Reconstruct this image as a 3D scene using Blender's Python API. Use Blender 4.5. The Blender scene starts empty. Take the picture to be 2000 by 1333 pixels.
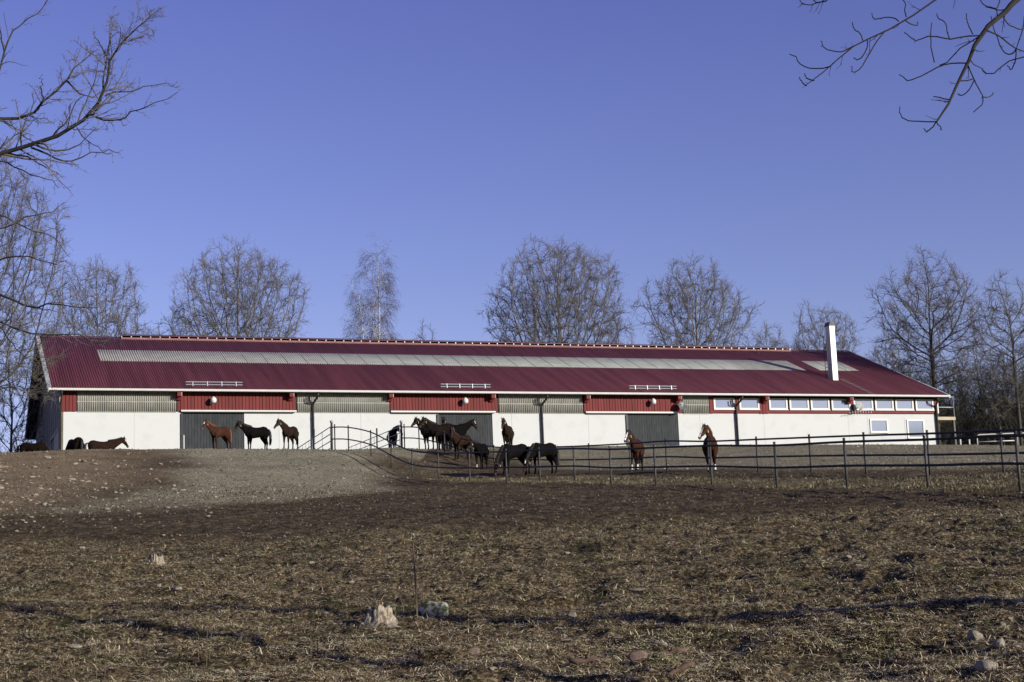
import bpy, bmesh, math, random
import numpy as np
from mathutils import Vector, Matrix, noise as mnoise

# ------------------------------------------------------------------ camera, world, sun
SC = bpy.context.scene
COL = SC.collection
PITCH, ROLL, F = 0.1609, 0.0387, 3100.0
cp, sp = math.cos(PITCH), math.sin(PITCH)
_r = np.array([1., 0, 0]); _u = np.array([0, -sp, cp]); FW = np.array([0, cp, sp])
RI = math.cos(ROLL) * _r - math.sin(ROLL) * _u
UP = math.sin(ROLL) * _r + math.cos(ROLL) * _u
cam = bpy.data.cameras.new("camera"); cam.sensor_width = 36; cam.lens = 36 * F / 2000
cam.clip_start = 0.1; cam.clip_end = 5000
co = bpy.data.objects.new("camera", cam); COL.objects.link(co)
co.matrix_world = Matrix((( RI[0], UP[0], -FW[0], 0), (RI[1], UP[1], -FW[1], 0), (RI[2], UP[2], -FW[2], 0), (0, 0, 0, 1)))
SC.camera = co
SUN_EL, SUN_AZ = math.radians(15.5), math.radians(126)
w = bpy.data.worlds.new("World"); SC.world = w; w.use_nodes = True
nt = w.node_tree; bg = nt.nodes["Background"]
sky = nt.nodes.new("ShaderNodeTexSky"); sky.sky_type = 'NISHITA'; sky.sun_disc = False
sky.sun_elevation = SUN_EL; sky.sun_rotation = SUN_AZ; sky.altitude = 100; sky.air_density = 1.0; sky.dust_density = 0.15; sky.ozone_density = 3.0
tint = nt.nodes.new("ShaderNodeMix"); tint.data_type = 'RGBA'; tint.blend_type = 'MULTIPLY'; tint.inputs[0].default_value = 1
wtc = nt.nodes.new("ShaderNodeTexCoord"); wsx = nt.nodes.new("ShaderNodeSeparateXYZ"); wr = nt.nodes.new("ShaderNodeValToRGB")
wr.color_ramp.elements[0].position = .15; wr.color_ramp.elements[0].color = (1.01, 0.765, 1.01, 1)
wr.color_ramp.elements[1].position = .38; wr.color_ramp.elements[1].color = (.87, 0.615, 1.03, 1)
nt.links.new(wtc.outputs['Generated'], wsx.inputs[0]); nt.links.new(wsx.outputs[2], wr.inputs[0]); nt.links.new(wr.outputs[0], tint.inputs[7])
nt.links.new(sky.outputs[0], tint.inputs[6]); nt.links.new(tint.outputs[2], bg.inputs[0]); bg.inputs[1].default_value = 0.103
sl = bpy.data.lights.new("sun", 'SUN'); sl.energy = 5.0; sl.angle = math.radians(0.5); sl.color = (1.0, 0.95, 0.83)
so = bpy.data.objects.new("sun", sl); COL.objects.link(so)
SD = Vector((math.sin(SUN_AZ) * math.cos(SUN_EL), math.cos(SUN_AZ) * math.cos(SUN_EL), math.sin(SUN_EL)))
so.rotation_euler = SD.to_track_quat('Z', 'Y').to_euler(); so.location = SD * 60
SC.view_settings.view_transform = 'Standard'; SC.view_settings.look = 'None'
SC.view_settings.exposure = 0.4; SC.view_settings.gamma = 1.0
try: SC.cycles.max_bounces = 5; SC.cycles.diffuse_bounces = 2
except Exception: pass

# ------------------------------------------------------------------ helpers
def ray(px, py):
    return FW + RI * ((px - 1000) / F) + UP * ((666.5 - py) / F)
def at(px, py, Y):
    d = ray(px, py); return d * (Y / d[1])
def tag(o, label=None, cat=None, group=None, kind=None):
    if label: o['label'] = label
    if cat: o['category'] = cat
    if group: o['group'] = group
    if kind: o['kind'] = kind
    return o
def empty(name, loc, label, cat, group=None, rz=0):
    o = bpy.data.objects.new(name, None); COL.objects.link(o); o.empty_display_size = .3
    o.location = Vector(loc); o.rotation_euler = (0, 0, rz); return tag(o, label, cat, group)
def link(name, me, m=None, parent=None, smooth=False):
    o = bpy.data.objects.new(name, me); COL.objects.link(o)
    if m: me.materials.append(m)
    if smooth: me.polygons.foreach_set('use_smooth', [True] * len(me.polygons))
    if parent: o.parent = parent; 
    return o
def mesh_np(name, V, Fc):
    """V (n,3); Fc list of (k,nv) int arrays"""
    me = bpy.data.meshes.new(name)
    V = np.asarray(V, np.float32); me.vertices.add(len(V)); me.vertices.foreach_set('co', V.ravel())
    if not isinstance(Fc, list): Fc = [Fc]
    Fc = [f for f in Fc if len(f)]
    loops = np.concatenate([f.ravel() for f in Fc]).astype(np.int32)
    tot = np.concatenate([np.full(len(f), f.shape[1], np.int32) for f in Fc])
    st = np.concatenate([[0], np.cumsum(tot)[:-1]]).astype(np.int32)
    me.loops.add(len(loops)); me.loops.foreach_set('vertex_index', loops)
    me.polygons.add(len(tot)); me.polygons.foreach_set('loop_start', st)
    try: me.polygons.foreach_set('loop_total', tot)
    except Exception: pass
    me.update(calc_edges=True); return me
class MB:
    """collects simple solids in one mesh"""
    def __init__(s): s.v = []; s.f = []
    def add(s, vs, fs):
        b = len(s.v); s.v += [tuple(map(float, p)) for p in vs]; s.f += [tuple(b + i for i in f) for f in fs]; return s
    def hexa(s, p):  # 8 points: bottom 4, top 4
        return s.add(p, [(3,2,1,0),(4,5,6,7),(0,1,5,4),(1,2,6,5),(2,3,7,6),(3,0,4,7)])
    def box(s, a, b, fr=None):
        x0,y0,z0 = a; x1,y1,z1 = b
        P = [(x0,y0,z0),(x1,y0,z0),(x1,y1,z0),(x0,y1,z0),(x0,y0,z1),(x1,y0,z1),(x1,y1,z1),(x0,y1,z1)]
        if fr: P = [fr(*q) for q in P]
        return s.hexa(P)
    def tube(s, pts, rad, n=8, cap=True, flat=1.0):
        pts = [Vector(p) for p in pts]; k = len(pts)
        if not hasattr(rad, '__len__'): rad = [rad] * k
        t0 = (pts[1] - pts[0]).normalized(); ref = Vector((0, 0, 1)) if abs(t0.z) < .9 else Vector((1, 0, 0))
        u = t0.cross(ref).normalized(); vs = []
        for i in range(k):
            t = (pts[min(i+1, k-1)] - pts[max(i-1, 0)]).normalized()
            u = (u - t * u.dot(t)).normalized(); v = t.cross(u)
            for j in range(n):
                a = 2*math.pi*j/n; vs.append(pts[i] + u*math.cos(a)*rad[i] + v*math.sin(a)*rad[i]*flat)
        fs = [(i*n+j, i*n+(j+1)%n, (i+1)*n+(j+1)%n, (i+1)*n+j) for i in range(k-1) for j in range(n)]
        if cap: fs += [tuple(range(n))[::-1], tuple((k-1)*n+j for j in range(n))]
        return s.add(vs, fs)
    def build(s, name, m=None, parent=None, smooth=False):
        me = bpy.data.meshes.new(name); me.from_pydata(s.v, [], s.f); me.update()
        return link(name, me, m, parent, smooth)

# ------------------------------------------------------------------ materials
def N(nt, t, **kw):
    n = nt.nodes.new(t)
    for k, v in kw.items(): setattr(n, k, v)
    return n
KA = .74   # the picture is exposed a third of a stop up; surfaces are set for that
def mat(name, c1, c2=None, scale=5, rough=.8, bump=0, bscale=None, metallic=0, detail=4, lo=.35, hi=.65, spec=.3, coords='Object', stretch=None, island=0):
    m = bpy.data.materials.new(name); m.use_nodes = True; t = m.node_tree; b = t.nodes['Principled BSDF']; L = t.links.new
    b.inputs['Roughness'].default_value = rough; b.inputs['Metallic'].default_value = metallic
    b.inputs['Specular IOR Level'].default_value = spec
    c1 = tuple(v*KA for v in c1); c2 = tuple(v*KA for v in c2) if c2 else None
    b.inputs['Base Color'].default_value = (*c1, 1)
    tc = N(t, 'ShaderNodeTexCoord'); src = tc.outputs[coords]
    if stretch:
        mp = N(t, 'ShaderNodeMapping'); mp.inputs['Scale'].default_value = stretch; L(src, mp.inputs[0]); src = mp.outputs[0]
    if c2:
        n = N(t, 'ShaderNodeTexNoise'); n.inputs['Scale'].default_value = scale; n.inputs['Detail'].default_value = detail; L(src, n.inputs[0])
        r = N(t, 'ShaderNodeValToRGB'); r.color_ramp.elements[0].position = lo; r.color_ramp.elements[1].position = hi
        r.color_ramp.elements[0].color = (*c1, 1); r.color_ramp.elements[1].color = (*c2, 1); L(n.outputs[0], r.inputs[0])
        out = r.outputs[0]
        if island:
            g = N(t, 'ShaderNodeNewGeometry'); mr = N(t, 'ShaderNodeMapRange'); mr.inputs[3].default_value = 1-island; mr.inputs[4].default_value = 1+island
            L(g.outputs['Random Per Island'], mr.inputs[0]); vm = N(t, 'ShaderNodeVectorMath', operation='SCALE'); L(out, vm.inputs[0]); L(mr.outputs[0], vm.inputs['Scale']); out = vm.outputs[0]
        L(out, b.inputs['Base Color'])
    if bump:
        n2 = N(t, 'ShaderNodeTexNoise'); n2.inputs['Scale'].default_value = bscale or scale*3; n2.inputs['Detail'].default_value = 5; L(src, n2.inputs[0])
        bp = N(t, 'ShaderNodeBump'); bp.inputs['Strength'].default_value = 1; bp.inputs['Distance'].default_value = bump; L(n2.outputs[0], bp.inputs['Height']); L(bp.outputs[0], b.inputs['Normal'])
    return m
M = {}
M['plaster'] = mat('white_plaster', (.635,.652,.64), (.56,.57,.55), 1.1, .9, .004, 30, lo=.52, hi=.85)
M['roof'] = mat('red_roof_sheet', (.122,.035,.049), (.082,.023,.033), 1.0, .5, spec=.3, stretch=(2.2,.10,.10), detail=6)
M['sky_panel'] = mat('roof_light_sheet', (.44,.455,.42), (.36,.37,.335), 1.2, .5)
M['wall_panel'] = mat('translucent_wall_sheet', (.42,.415,.37), (.33,.325,.285), 2.0, .5, lo=.4, hi=.7)
M['red'] = mat('red_painted_boards', (.19,.030,.028), (.15,.025,.024), 3, .75, island=.12, stretch=(1,1,.2))
M['gap'] = mat('dark_board_backing', (.035,.008,.008))
M['white'] = mat('white_painted_metal', (.72,.72,.69), (.66,.66,.63), 3, .5)
M['grey_verge'] = mat('pale_grey_verge_board', (.55,.55,.55), (.48,.48,.48), 2, .6)
M['door'] = mat('dark_grey_door_boards', (.030,.034,.038), (.052,.057,.062), 2.2, .8, .002, 20, stretch=(3,3,.7), lo=.4, hi=.75, island=.1)
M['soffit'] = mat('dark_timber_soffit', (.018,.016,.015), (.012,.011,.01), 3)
M['gable'] = mat('dark_grey_gable_boards', (.24,.22,.19), (.19,.175,.15), 2)
M['dark_pipe'] = mat('dark_downpipe', (.022,.020,.019), (.035,.032,.03), 3, .5)
M['galv'] = mat('galvanised_steel', (.45,.47,.48), (.36,.38,.40), 8, .45, metallic=.35)
M['chim'] = mat('white_chimney_sheet', (.68,.69,.68), (.58,.59,.58), .6, .45, metallic=.15)
M['cap'] = mat('dark_chimney_cap', (.12,.11,.10), (.09,.08,.08), 5, .6)
M['lamp'] = mat('white_lamp_plastic', (.78,.78,.75), (.7,.7,.68), 9, .35)
M['dish_dark'] = mat('dark_grey_dish', (.10,.11,.115), (.13,.14,.145), 1.5, .4)
M['dish_light'] = mat('light_grey_dish', (.40,.40,.38), (.36,.36,.34), 2, .5)
M['fence'] = mat('black_rubber_rail', (.018,.018,.022), (.03,.03,.035), 6, .55)
M['post'] = mat('dark_fence_post', (.035,.035,.037), (.08,.075,.065), 3, .6)
M['bark'] = mat('grey_green_bark', (.23,.22,.18), (.12,.112,.092), 1.2, .9)
M['bark_dark'] = mat('dark_bark', (.045,.041,.034), (.085,.078,.060), 1.5, .9, .004, 25)
M['bark_black'] = mat('blackish_bark', (.022,.020,.017), (.05,.046,.038), 3, .9)  # near-black bark colour, mottled by noise
M['bark_twig'] = mat('brown_twig_bark', (.19,.17,.15), (.13,.115,.105), 1.2, .9)
M['bark_birch'] = mat('white_birch_bark', (.62,.60,.56), (.18,.16,.15), 2.5, .85, lo=.5, hi=.72)
M['birch_twig'] = mat('purple_brown_birch_twigs', (.105,.075,.075), (.08,.06,.06), 1)
M['bark_wood'] = mat('far_wood_bark', (.07,.066,.048), (.04,.038,.028), .6, .95)
M['stone'] = mat('pale_field_stone', (.42,.38,.31), (.24,.20,.15), 6, .9, .01, 20)
M['stone_red'] = mat('reddish_field_stone', (.27,.185,.15), (.18,.125,.10), 7, .9, .008, 20)
M['stone_moss'] = mat('mossy_boulder_stone', (.42,.42,.36), (.07,.08,.03), 3.5, .9, .01, 20, lo=.42, hi=.58)
M['stump'] = mat('weathered_stump_wood', (.46,.40,.30), (.16,.12,.085), 9, .85, .012, 18, stretch=(4,4,.8), lo=.42, hi=.6)
M['rotten'] = mat('rotten_reddish_wood', (.20,.13,.09), (.12,.08,.06), 6, .9, .01, 20, stretch=(1,5,5))
M['wood_pale'] = mat('pale_new_timber', (.55,.48,.33), (.47,.40,.27), 4, .7)
M['stick'] = mat('dry_stick_wood', (.16,.12,.08), (.10,.08,.055), 12, .9)
def glass():
    m = bpy.data.materials.new('window_glass'); m.use_nodes = True; b = m.node_tree.nodes['Principled BSDF']
    b.inputs['Base Color'].default_value = (.27,.32,.38,1); b.inputs['Roughness'].default_value = .05; b.inputs['Metallic'].default_value = .45; b.inputs['Specular IOR Level'].default_value = .5
    return m
M['glass'] = glass()

# ------------------------------------------------------------------ terrain
CP = []
def cpt(l): 
    for (px, py, Y) in l: p = at(px, py, Y); CP.append((p[0], p[1], p[2]))
FRONT = [(1993,957,35.8),(1813,957,38.8),(1655,954,41.9),(1518,955,45),(1391,949,48.6),(1281,948.5,51.5),(1194,948,54.3),(1123,943,57),(1055,943,59.7),(990,943,62.4),(918,942,66),(857,940,69.5),(806,933,73),(765,914,76),(725,892,79),(681,880,82),(648.5,880,84)]
BACK = [(1961,928,43.8),(1817,928,47),(1692,926,50.5),(1585,925,54),(1481,925,57.2),(1386,925,60.6),(1303,921,64),(1232,923,67.6),(1152,923.5,72),(1087,923,76),(1026,921,79.5),(966,919,83),(916,905,86),(869,889,88),(819,877.5,89.5),(785,876,90.3)]
cpt(FRONT[:-2]); cpt(BACK)
cpt([(648,880,84),(681,881,82)])
for px in (-700, 0): cpt([(px,885,78),(px,920,67),(px,960,56),(px,1000,47),(px,1050,38),(px,1100,33),(px,1200,26),(px,1333,19.5)])
cpt([(60,883,79),(150,879,80),(300,878,81),(450,877.5,81.5),(560,877.5,82.5)])
cpt([(300,920,66),(300,960,55),(300,1000,46),(300,1040,39),(300,1100,32),(300,1200,25),(300,1333,19)])
cpt([(600,915,71),(600,960,60),(600,1000,43.5),(600,1040,36.5),(600,1100,30.5),(600,1200,24.5),(600,1333,18.5)])
cpt([(500,897,75),(700,925,71),(780,948,66)])
cpt([(1000,970,46),(1000,1000,38.5),(1000,1040,34),(1000,1100,29),(1000,1200,23.5),(1000,1333,18)])
for px, k in ((1500, 1.0), (1950, .88), (2700, .8)): cpt([(px,985 if px<2000 else 975,38.5*k),(px,1010,34.5*k),(px,1040,31.3*k),(px,1100,26.8*k),(px,1200,22.3*k),(px,1333,17.5*k)])
cpt([(1400,893,85),(1700,893,78),(1950,895,76),(1100,893,89),(2500,900,70),(1200,872,104),(1400,872,108),(1640,872.5,113),(1833,873,117.5),(1990,874,118),(1010,874,101),(870,877,99),(2600,880,105)])
for p in ((-9,94,8.5),(-17,88,8.35),(-24,90,8.3),(-31,90,8.2),(-20,97,8.9),(-28,100,8.5),(-14,86.5,8.4),(-45,85,7.6),(-60,90,7.4),(-45,105,7.6),(-7,88,8.5),(-8,98,9.3),(-30,130,8.6),(0,130,10),(30,140,10.2),(60,130,10.4),(-60,150,7.4),(0,180,10),(70,190,11),(120,160,11),(-120,100,6),(-130,180,6.4),
          (0,10,-1.75),(0,0,-2.1),(-20,5,-1.9),(20,5,-2.1),(0,-15,-2.6),(-40,10,-1.8),(40,10,-2.2),(90,60,2.5),(-90,50,2.8),(60,90,7)):
    CP.append(p)
CP = np.array(CP); _S = 50.0
def tps_fit():
    A = CP[:, :2] / _S; n = len(A)
    d = np.sqrt(((A[:, None] - A[None]) ** 2).sum(-1)); K = np.where(d > 0, d*d*np.log(d + 1e-9), 0) + np.eye(n) * 2e-4
    P = np.c_[np.ones(n), A]; Mx = np.zeros((n+3, n+3)); Mx[:n,:n] = K; Mx[:n,n:] = P; Mx[n:,:n] = P.T
    return A, np.linalg.solve(Mx, np.r_[CP[:, 2], 0, 0, 0])
_A, _Wt = tps_fit()
def tps(x, y):
    x = np.asarray(x, float); y = np.asarray(y, float); sh = x.shape; q = np.stack([x.ravel(), y.ravel()], 1) / _S; out = np.empty(len(q))
    for i in range(0, len(q), 20000):
        c = q[i:i+20000]; d2 = ((c[:, None] - _A[None]) ** 2).sum(-1)
        out[i:i+20000] = (.5*d2*np.log(d2 + 1e-12)) @ _Wt[:-3] + _Wt[-3] + c @ _Wt[-2:]
    return out.reshape(sh)
_rg = np.random.RandomState(7); _T = _rg.rand(256, 256)
def vn(x, y):
    xi = np.floor(x).astype(int); yi = np.floor(y).astype(int); fx = x - xi; fy = y - yi; fx = fx*fx*(3-2*fx); fy = fy*fy*(3-2*fy)
    a = _T[xi & 255, yi & 255]; b = _T[(xi+1) & 255, yi & 255]; c = _T[xi & 255, (yi+1) & 255]; d = _T[(xi+1) & 255, (yi+1) & 255]
    return (a*(1-fx)+b*fx)*(1-fy) + (c*(1-fx)+d*fx)*fy
def fbm(x, y, o=4):
    s = 0; a = .5; t = 0
    for i in range(o): s = s + a*vn(x + 17.3*i, y + 9.1*i); t += a; a *= .5; x = x*2.03; y = y*2.03
    return s / t
def sstep(a, b, x):
    t = np.clip((x - a) / (b - a), 0, 1); return t*t*(3-2*t)
# zones in plan, measured across the field
def pix(x, y, z):
    P = np.stack([x, y, z], -1); d = P @ FW; return 1000 + F*(P @ RI)/d, 666.5 - F*(P @ UP)/d
def field_edge(x):  # Y of the border between trodden soil and the rough grass field
    return 34.8 - .16*x + .9*np.sin(x*.35) + 1.2*(fbm(x*.25+3, x*0+2.2, 3)-.5)
def ground(x, y, rough=True):
    x = np.asarray(x, float); y = np.asarray(y, float); z = tps(x, y)
    if not rough: return z
    k = 1 - sstep(27, 60, y)*.72; k = k * (1-.5*sstep(95, 120, y))
    g = 1 - sstep(-1, 2, y - field_edge(x))
    z = z + k*(.24*(fbm(x*.55, y*.55, 3)-.5) + (.07+.08*g)*(fbm(x*1.9, y*1.9, 4)-.5)*1.6 + (.06+.05*g)*(fbm(x*7, y*7, 3)-.5))
    return z
def gz(x, y): return float(ground(np.array([x]), np.array([y]))[0])
def on_ground(px, py, y0=14, y1=100):
    d = ray(px, py); ys = np.arange(y0, y1, .08); t = ys/d[1]; z = ground(d[0]*t, ys); below = z >= d[2]*t
    i = int(np.argmax(below)) if below.any() else len(ys)-1
    return Vector((d[0]*t[i], ys[i], z[i]))
def on_ground_Y(px, Y):
    x = at(px, 900, Y)[0]; return Vector((x, Y, gz(x, Y)))

_fl = np.array([at(*p)[:2] for p in FRONT]); _fl = _fl[np.argsort(_fl[:, 0])]; _bl = np.array([at(*p)[:2] for p in BACK]); _bl = _bl[np.argsort(_bl[:, 0])]
def zones(x, y):
    """what the ground is made of at a place: rough grass field, gravel, stony mound, lane grass"""
    wob = 6*(fbm(x*.3, y*.3, 4)-.5)
    fieldm = 1 - sstep(-.8, 1.5, y - field_edge(x) + wob*.35)
    yf = np.interp(x, _fl[:, 0], _fl[:, 1]); yb = np.interp(x, _bl[:, 0], _bl[:, 1])
    lane = sstep(-1.2, .6, y - yf + wob*.4) * (1 - sstep(-2.5, 1.5, y - np.minimum(yb, yf+9) + wob)) * sstep(-6.5, -2, x + wob*.5)
    tx = np.interp(y, [40, 46, 52, 60, 68, 76, 84], [-15, -11.5, -9.5, -9, -10, -11.5, -12.5]); tw = np.interp(y, [40, 47, 55, 65, 76, 84], [.3, 3, 4.6, 4.8, 5.5, 6])
    grav = (1 - sstep(.6, 1.15, np.abs(x - tx + wob*.5)/tw)) * sstep(44, 54, y + wob)
    plat = np.where(x > -5, sstep(4, 14, y - yb + wob), sstep(80, 85, y)); grav = np.maximum(grav, plat*.8)
    mound = sstep(-1, 5, (tx - tw*.7) - x + wob*.6) * sstep(40, 50, y + wob*.8)
    return fieldm, np.clip(grav, 0, 1), mound, np.clip(lane, 0, 1)
def build_ground():
    a = np.exp(np.linspace(math.log(10), math.log(128), 780))
    ys = np.concatenate([np.linspace(-30, 9.5, 14), a, np.array([135, 145, 160, 180, 210, 260, 330, 450, 700, 1200])])
    u = np.concatenate([-np.geomspace(5, .36, 26), np.linspace(-.35, .35, 640), np.geomspace(.36, 5, 26)])
    Yg = np.repeat(ys[:, None], len(u), 1); sc = np.maximum(Yg, 10); X = u[None]*sc
    X = X*(1 + 0*X); Z = np.empty_like(X); near = Yg < 150
    xc = np.clip(X, -130, 130); yc = np.clip(Yg, -15, 190)
    Z = ground(xc, yc)
    n, m = X.shape; V = np.stack([X, Yg, Z], -1).reshape(-1, 3)
    i = np.arange(n-1)[:, None]*m + np.arange(m-1)[None]; q = np.stack([i, i+1, i+m+1, i+m], -1).reshape(-1, 4)
    me = mesh_np('ground', V, q)
    # material masks (what the ground is made of, by place): gravel, grass field, lane grass, stony mound
    x, y = V[:, 0], V[:, 1]; px, py = pix(x, np.maximum(y, 5), V[:, 2].astype(float))
    g_field, grav, mound, lane = zones(x, y)
    ca = me.color_attributes.new('zone', 'FLOAT_COLOR', 'POINT')
    ca.data.foreach_set('color', np.stack([g_field, np.clip(grav, 0, 1), mound, lane], -1).astype(np.float32).ravel())
    m_ = bpy.data.materials.new('earth'); m_.use_nodes = True; t = m_.node_tree; L = t.links.new; b = t.nodes['Principled BSDF']
    b.inputs['Roughness'].default_value = .95; b.inputs['Specular IOR Level'].default_value = .1
    geo = N(t, 'ShaderNodeNewGeometry'); att = N(t, 'ShaderNodeAttribute', attribute_name='zone'); sep = N(t, 'ShaderNodeSeparateColor'); L(att.outputs['Color'], sep.inputs[0])
    def noise(s, d=5, ro=.6):
        n = N(t, 'ShaderNodeTexNoise'); n.inputs['Scale'].default_value = s; n.inputs['Detail'].default_value = d; n.inputs['Roughness'].default_value = ro; L(geo.outputs['Position'], n.inputs[0]); return n.outputs[0]
    def ramp(f, *st):
        r = N(t, 'ShaderNodeValToRGB'); e = r.color_ramp.elements
        while len(e) < len(st): e.new(.5)
        for k, (p, c) in enumerate(st): e[k].position = p; e[k].color = (*c, 1)
        L(f, r.inputs[0]); return r.outputs[0]
    def mix(f, a, c, bt='MIX'):
        n = N(t, 'ShaderNodeMix', data_type='RGBA', blend_type=bt)
        if isinstance(f, float): n.inputs[0].default_value = f
        else: L(f, n.inputs[0])
        for s, v in ((6, a), (7, c)):
            if isinstance(v, tuple): n.inputs[s].default_value = (*v, 1)
            else: L(v, n.inputs[s])
        return n.outputs[2]
    n1 = noise(3.2, 6, .7); n2 = noise(14, 5, .7); n3 = noise(.35, 3); n4 = noise(38, 3, .6)
    soil = ramp(n1, (.34, (.022,.016,.009)), (.5, (.070,.050,.029)), (.68, (.165,.125,.078)))
    gravc = ramp(n4, (.34, (.125,.110,.070)), (.5, (.245,.222,.148)), (.68, (.38,.355,.25)))
    fieldc = ramp(n2, (.37, (.018,.013,.008)), (.50, (.105,.078,.043)), (.64, (.29,.23,.135)))
    moundc = ramp(n2, (.33, (.080,.056,.031)), (.5, (.205,.150,.088)), (.70, (.36,.285,.18)))
    moss = ramp(noise(.55, 4), (.52, (0,0,0)), (.66, (1,1,1)))
    lanec = ramp(n2, (.3, (.055,.045,.024)), (.5, (.125,.102,.056)), (.7, (.23,.19,.115)))
    fieldc = mix(moss, fieldc, mix(n2, (.012,.014,.006), (.075,.068,.032))); c = mix(sep.outputs[0], soil, fieldc); c = mix(sep.outputs[2], c, moundc); c = mix(sep.outputs[1], c, gravc); c = mix(att.outputs['Alpha'], c, lanec)
    tone = ramp(n3, (.3, (.75,.75,.75)), (.7, (1.2,1.2,1.2))); c = mix(1.0, c, tone, 'MULTIPLY')
    tone2 = ramp(noise(7.0, 6, .75), (.34, (.45,.43,.4)), (.55, (1.1,1.1,1.1)), (.75, (1.5,1.48,1.42))); c = mix(.85, c, tone2, 'MULTIPLY')
    L(c, b.inputs['Base Color'])
    bp = N(t, 'ShaderNodeBump'); bp.inputs['Distance'].default_value = .10; bp.inputs['Strength'].default_value = 1; L(noise(9, 8, .75), bp.inputs['Height']); L(bp.outputs[0], b.inputs['Normal'])
    o = link('ground', me, m_, None, True); tag(o, kind='structure'); return o
build_ground()

# ------------------------------------------------------------------ barn
YAW, X0, Z0, BL, BW, BH = .3493, -28.356, 13.678, 64.95, 13.748, 5.63
BU = np.array([math.cos(YAW), math.sin(YAW), 0]); BN = np.array([-math.sin(YAW), math.cos(YAW), 0]); FL = np.array([X0, 96., Z0])
OV = .88; GOV = .70; SL = BH/BW
barn = empty('barn', FL - np.array([0, 0, 5.3]), 'long white barn with dark red corrugated roof, red board panels and grey sliding doors', 'barn', rz=YAW)
Z_B = 5.3   # barn local z of the eave edge; local x along eave, y depth, z up
def loc(px, py, off=OV):   # point of the wall plane in barn coordinates
    d = ray(px, py); Fp = FL + BN*off; P = d*((Fp @ BN)/(d @ BN)) - FL; return P @ BU, P[2] + Z_B
def wx(px, off=OV, py=790): return loc(px, py, off)[0]
def wz(px, py, off=OV): return loc(px, py, off)[1]
NR = np.cross(BU, BN*BW + np.array([0,0,BH])); NR /= np.linalg.norm(NR)
def rl(px, py):            # point of the front roof slope: (along, depth)
    d = ray(px, py); P = d*((FL @ NR)/(d @ NR)) - FL; return P @ BU, P @ BN
def roofz(y): return Z_B + SL*y
XA, XB = GOV, BL - GOV; YB0, YB1 = OV, 2*BW - OV
# masonry walls: front and back low walls with the openings built as recessed doors
WT = 3.87 + .02        # top of white wall
ztop = lambda px: wz(px, 805)
WT = wz(120, 804); WTR = wz(1836, 808)
DOORS = [(357, 477), (857, 962), (1226, 1325)]
dx = [(wx(a, py=830), wx(b, py=830)) for a, b in DOORS]
w_ = MB(); xs = [XA] + [v for d in dx for v in d] + [XB]
for i in range(0, len(xs), 2): w_.box((xs[i], YB0, -3.2), (xs[i+1], YB0+.3, WT))
w_ = w_.build('wall', M['plaster'], barn)
for px in (262, 545, 705, 1000, 1150, 1368, 1493, 1658): MB().box((wx(px, py=840)-.008, YB0-.004, -3), (wx(px, py=840)+.008, YB0-.001, WT-.02)).build('panel_joint', mat('joint_grey', (.34,.34,.31)), w_)
MB().box((XA, YB1-.3, -3.2), (XB, YB1, Z_B)).build('wall', M['plaster'], barn)
for d in dx:
    db = MB(); n = int((d[1]-d[0])/.18); 
    for k in range(n): a = d[0]+(d[1]-d[0])*k/n; db.box((a+.006, YB0+.05, -3), (a+(d[1]-d[0])/n-.006, YB0+.10, WT))
    db.box((d[0], YB0+.10, -3), (d[1], YB0+.13, WT))
    D = db.build('door', M['door'], barn)
    MB().box((d[0]-.13, YB0-.09, -3), (d[0]-.005, YB0-.003, WT-.12)).build('edge_post', M['dark_pipe'], D)
    MB().box((d[0]+.03, YB0-.02, 1.0), (d[0]+.11, YB0+.045, 2.6)).build('handle', M['galv'], D)
# gable walls (left one is seen from outside)
for xg, s in ((XA, 1), (XB, -1)):
    g = MB(); n = 26
    for k in range(n):
        a = YB0 + (YB1-YB0)*k/n; b_ = YB0 + (YB1-YB0)*(k+1)/n
        h = lambda y: Z_B + SL*min(y, 2*BW-y) - .12
        e = .02 if k % 2 else 0
        g.hexa([(xg+(e*s if s > 0 else -.2), a, -3.2), (xg+(.2 if s > 0 else -e), a, -3.2), (xg+(.2 if s > 0 else -e), b_, -3.2), (xg+(e*s if s > 0 else -.2), b_, -3.2),
                (xg+(e*s if s > 0 else -.2), a, h(a)), (xg+(.2 if s > 0 else -e), a, h(a)), (xg+(.2 if s > 0 else -e), b_, h(b_)), (xg+(e*s if s > 0 else -.2), b_, h(b_))])
    g.build('gable_wall', M['gable'], barn)
MB().box((XA-.05, YB0+.4, -3), (XA-.01, YB0+4.6, 3.0)).box((XA-.09, YB0+.3, 3.0), (XA-.01, YB0+8, 3.14)).build('side_door', mat('pale_side_door', (.50,.48,.42), (.42,.4,.36), 2), barn)
MB().box((XA-.03, YB0-.02, 3.9), (XA+.10, YB0+.02, 4.95)).box((XA-.04, YB0-.03, -3), (XA+.06, YB0+.03, 3.7)).build('corner_board', M['white'], barn)
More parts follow.
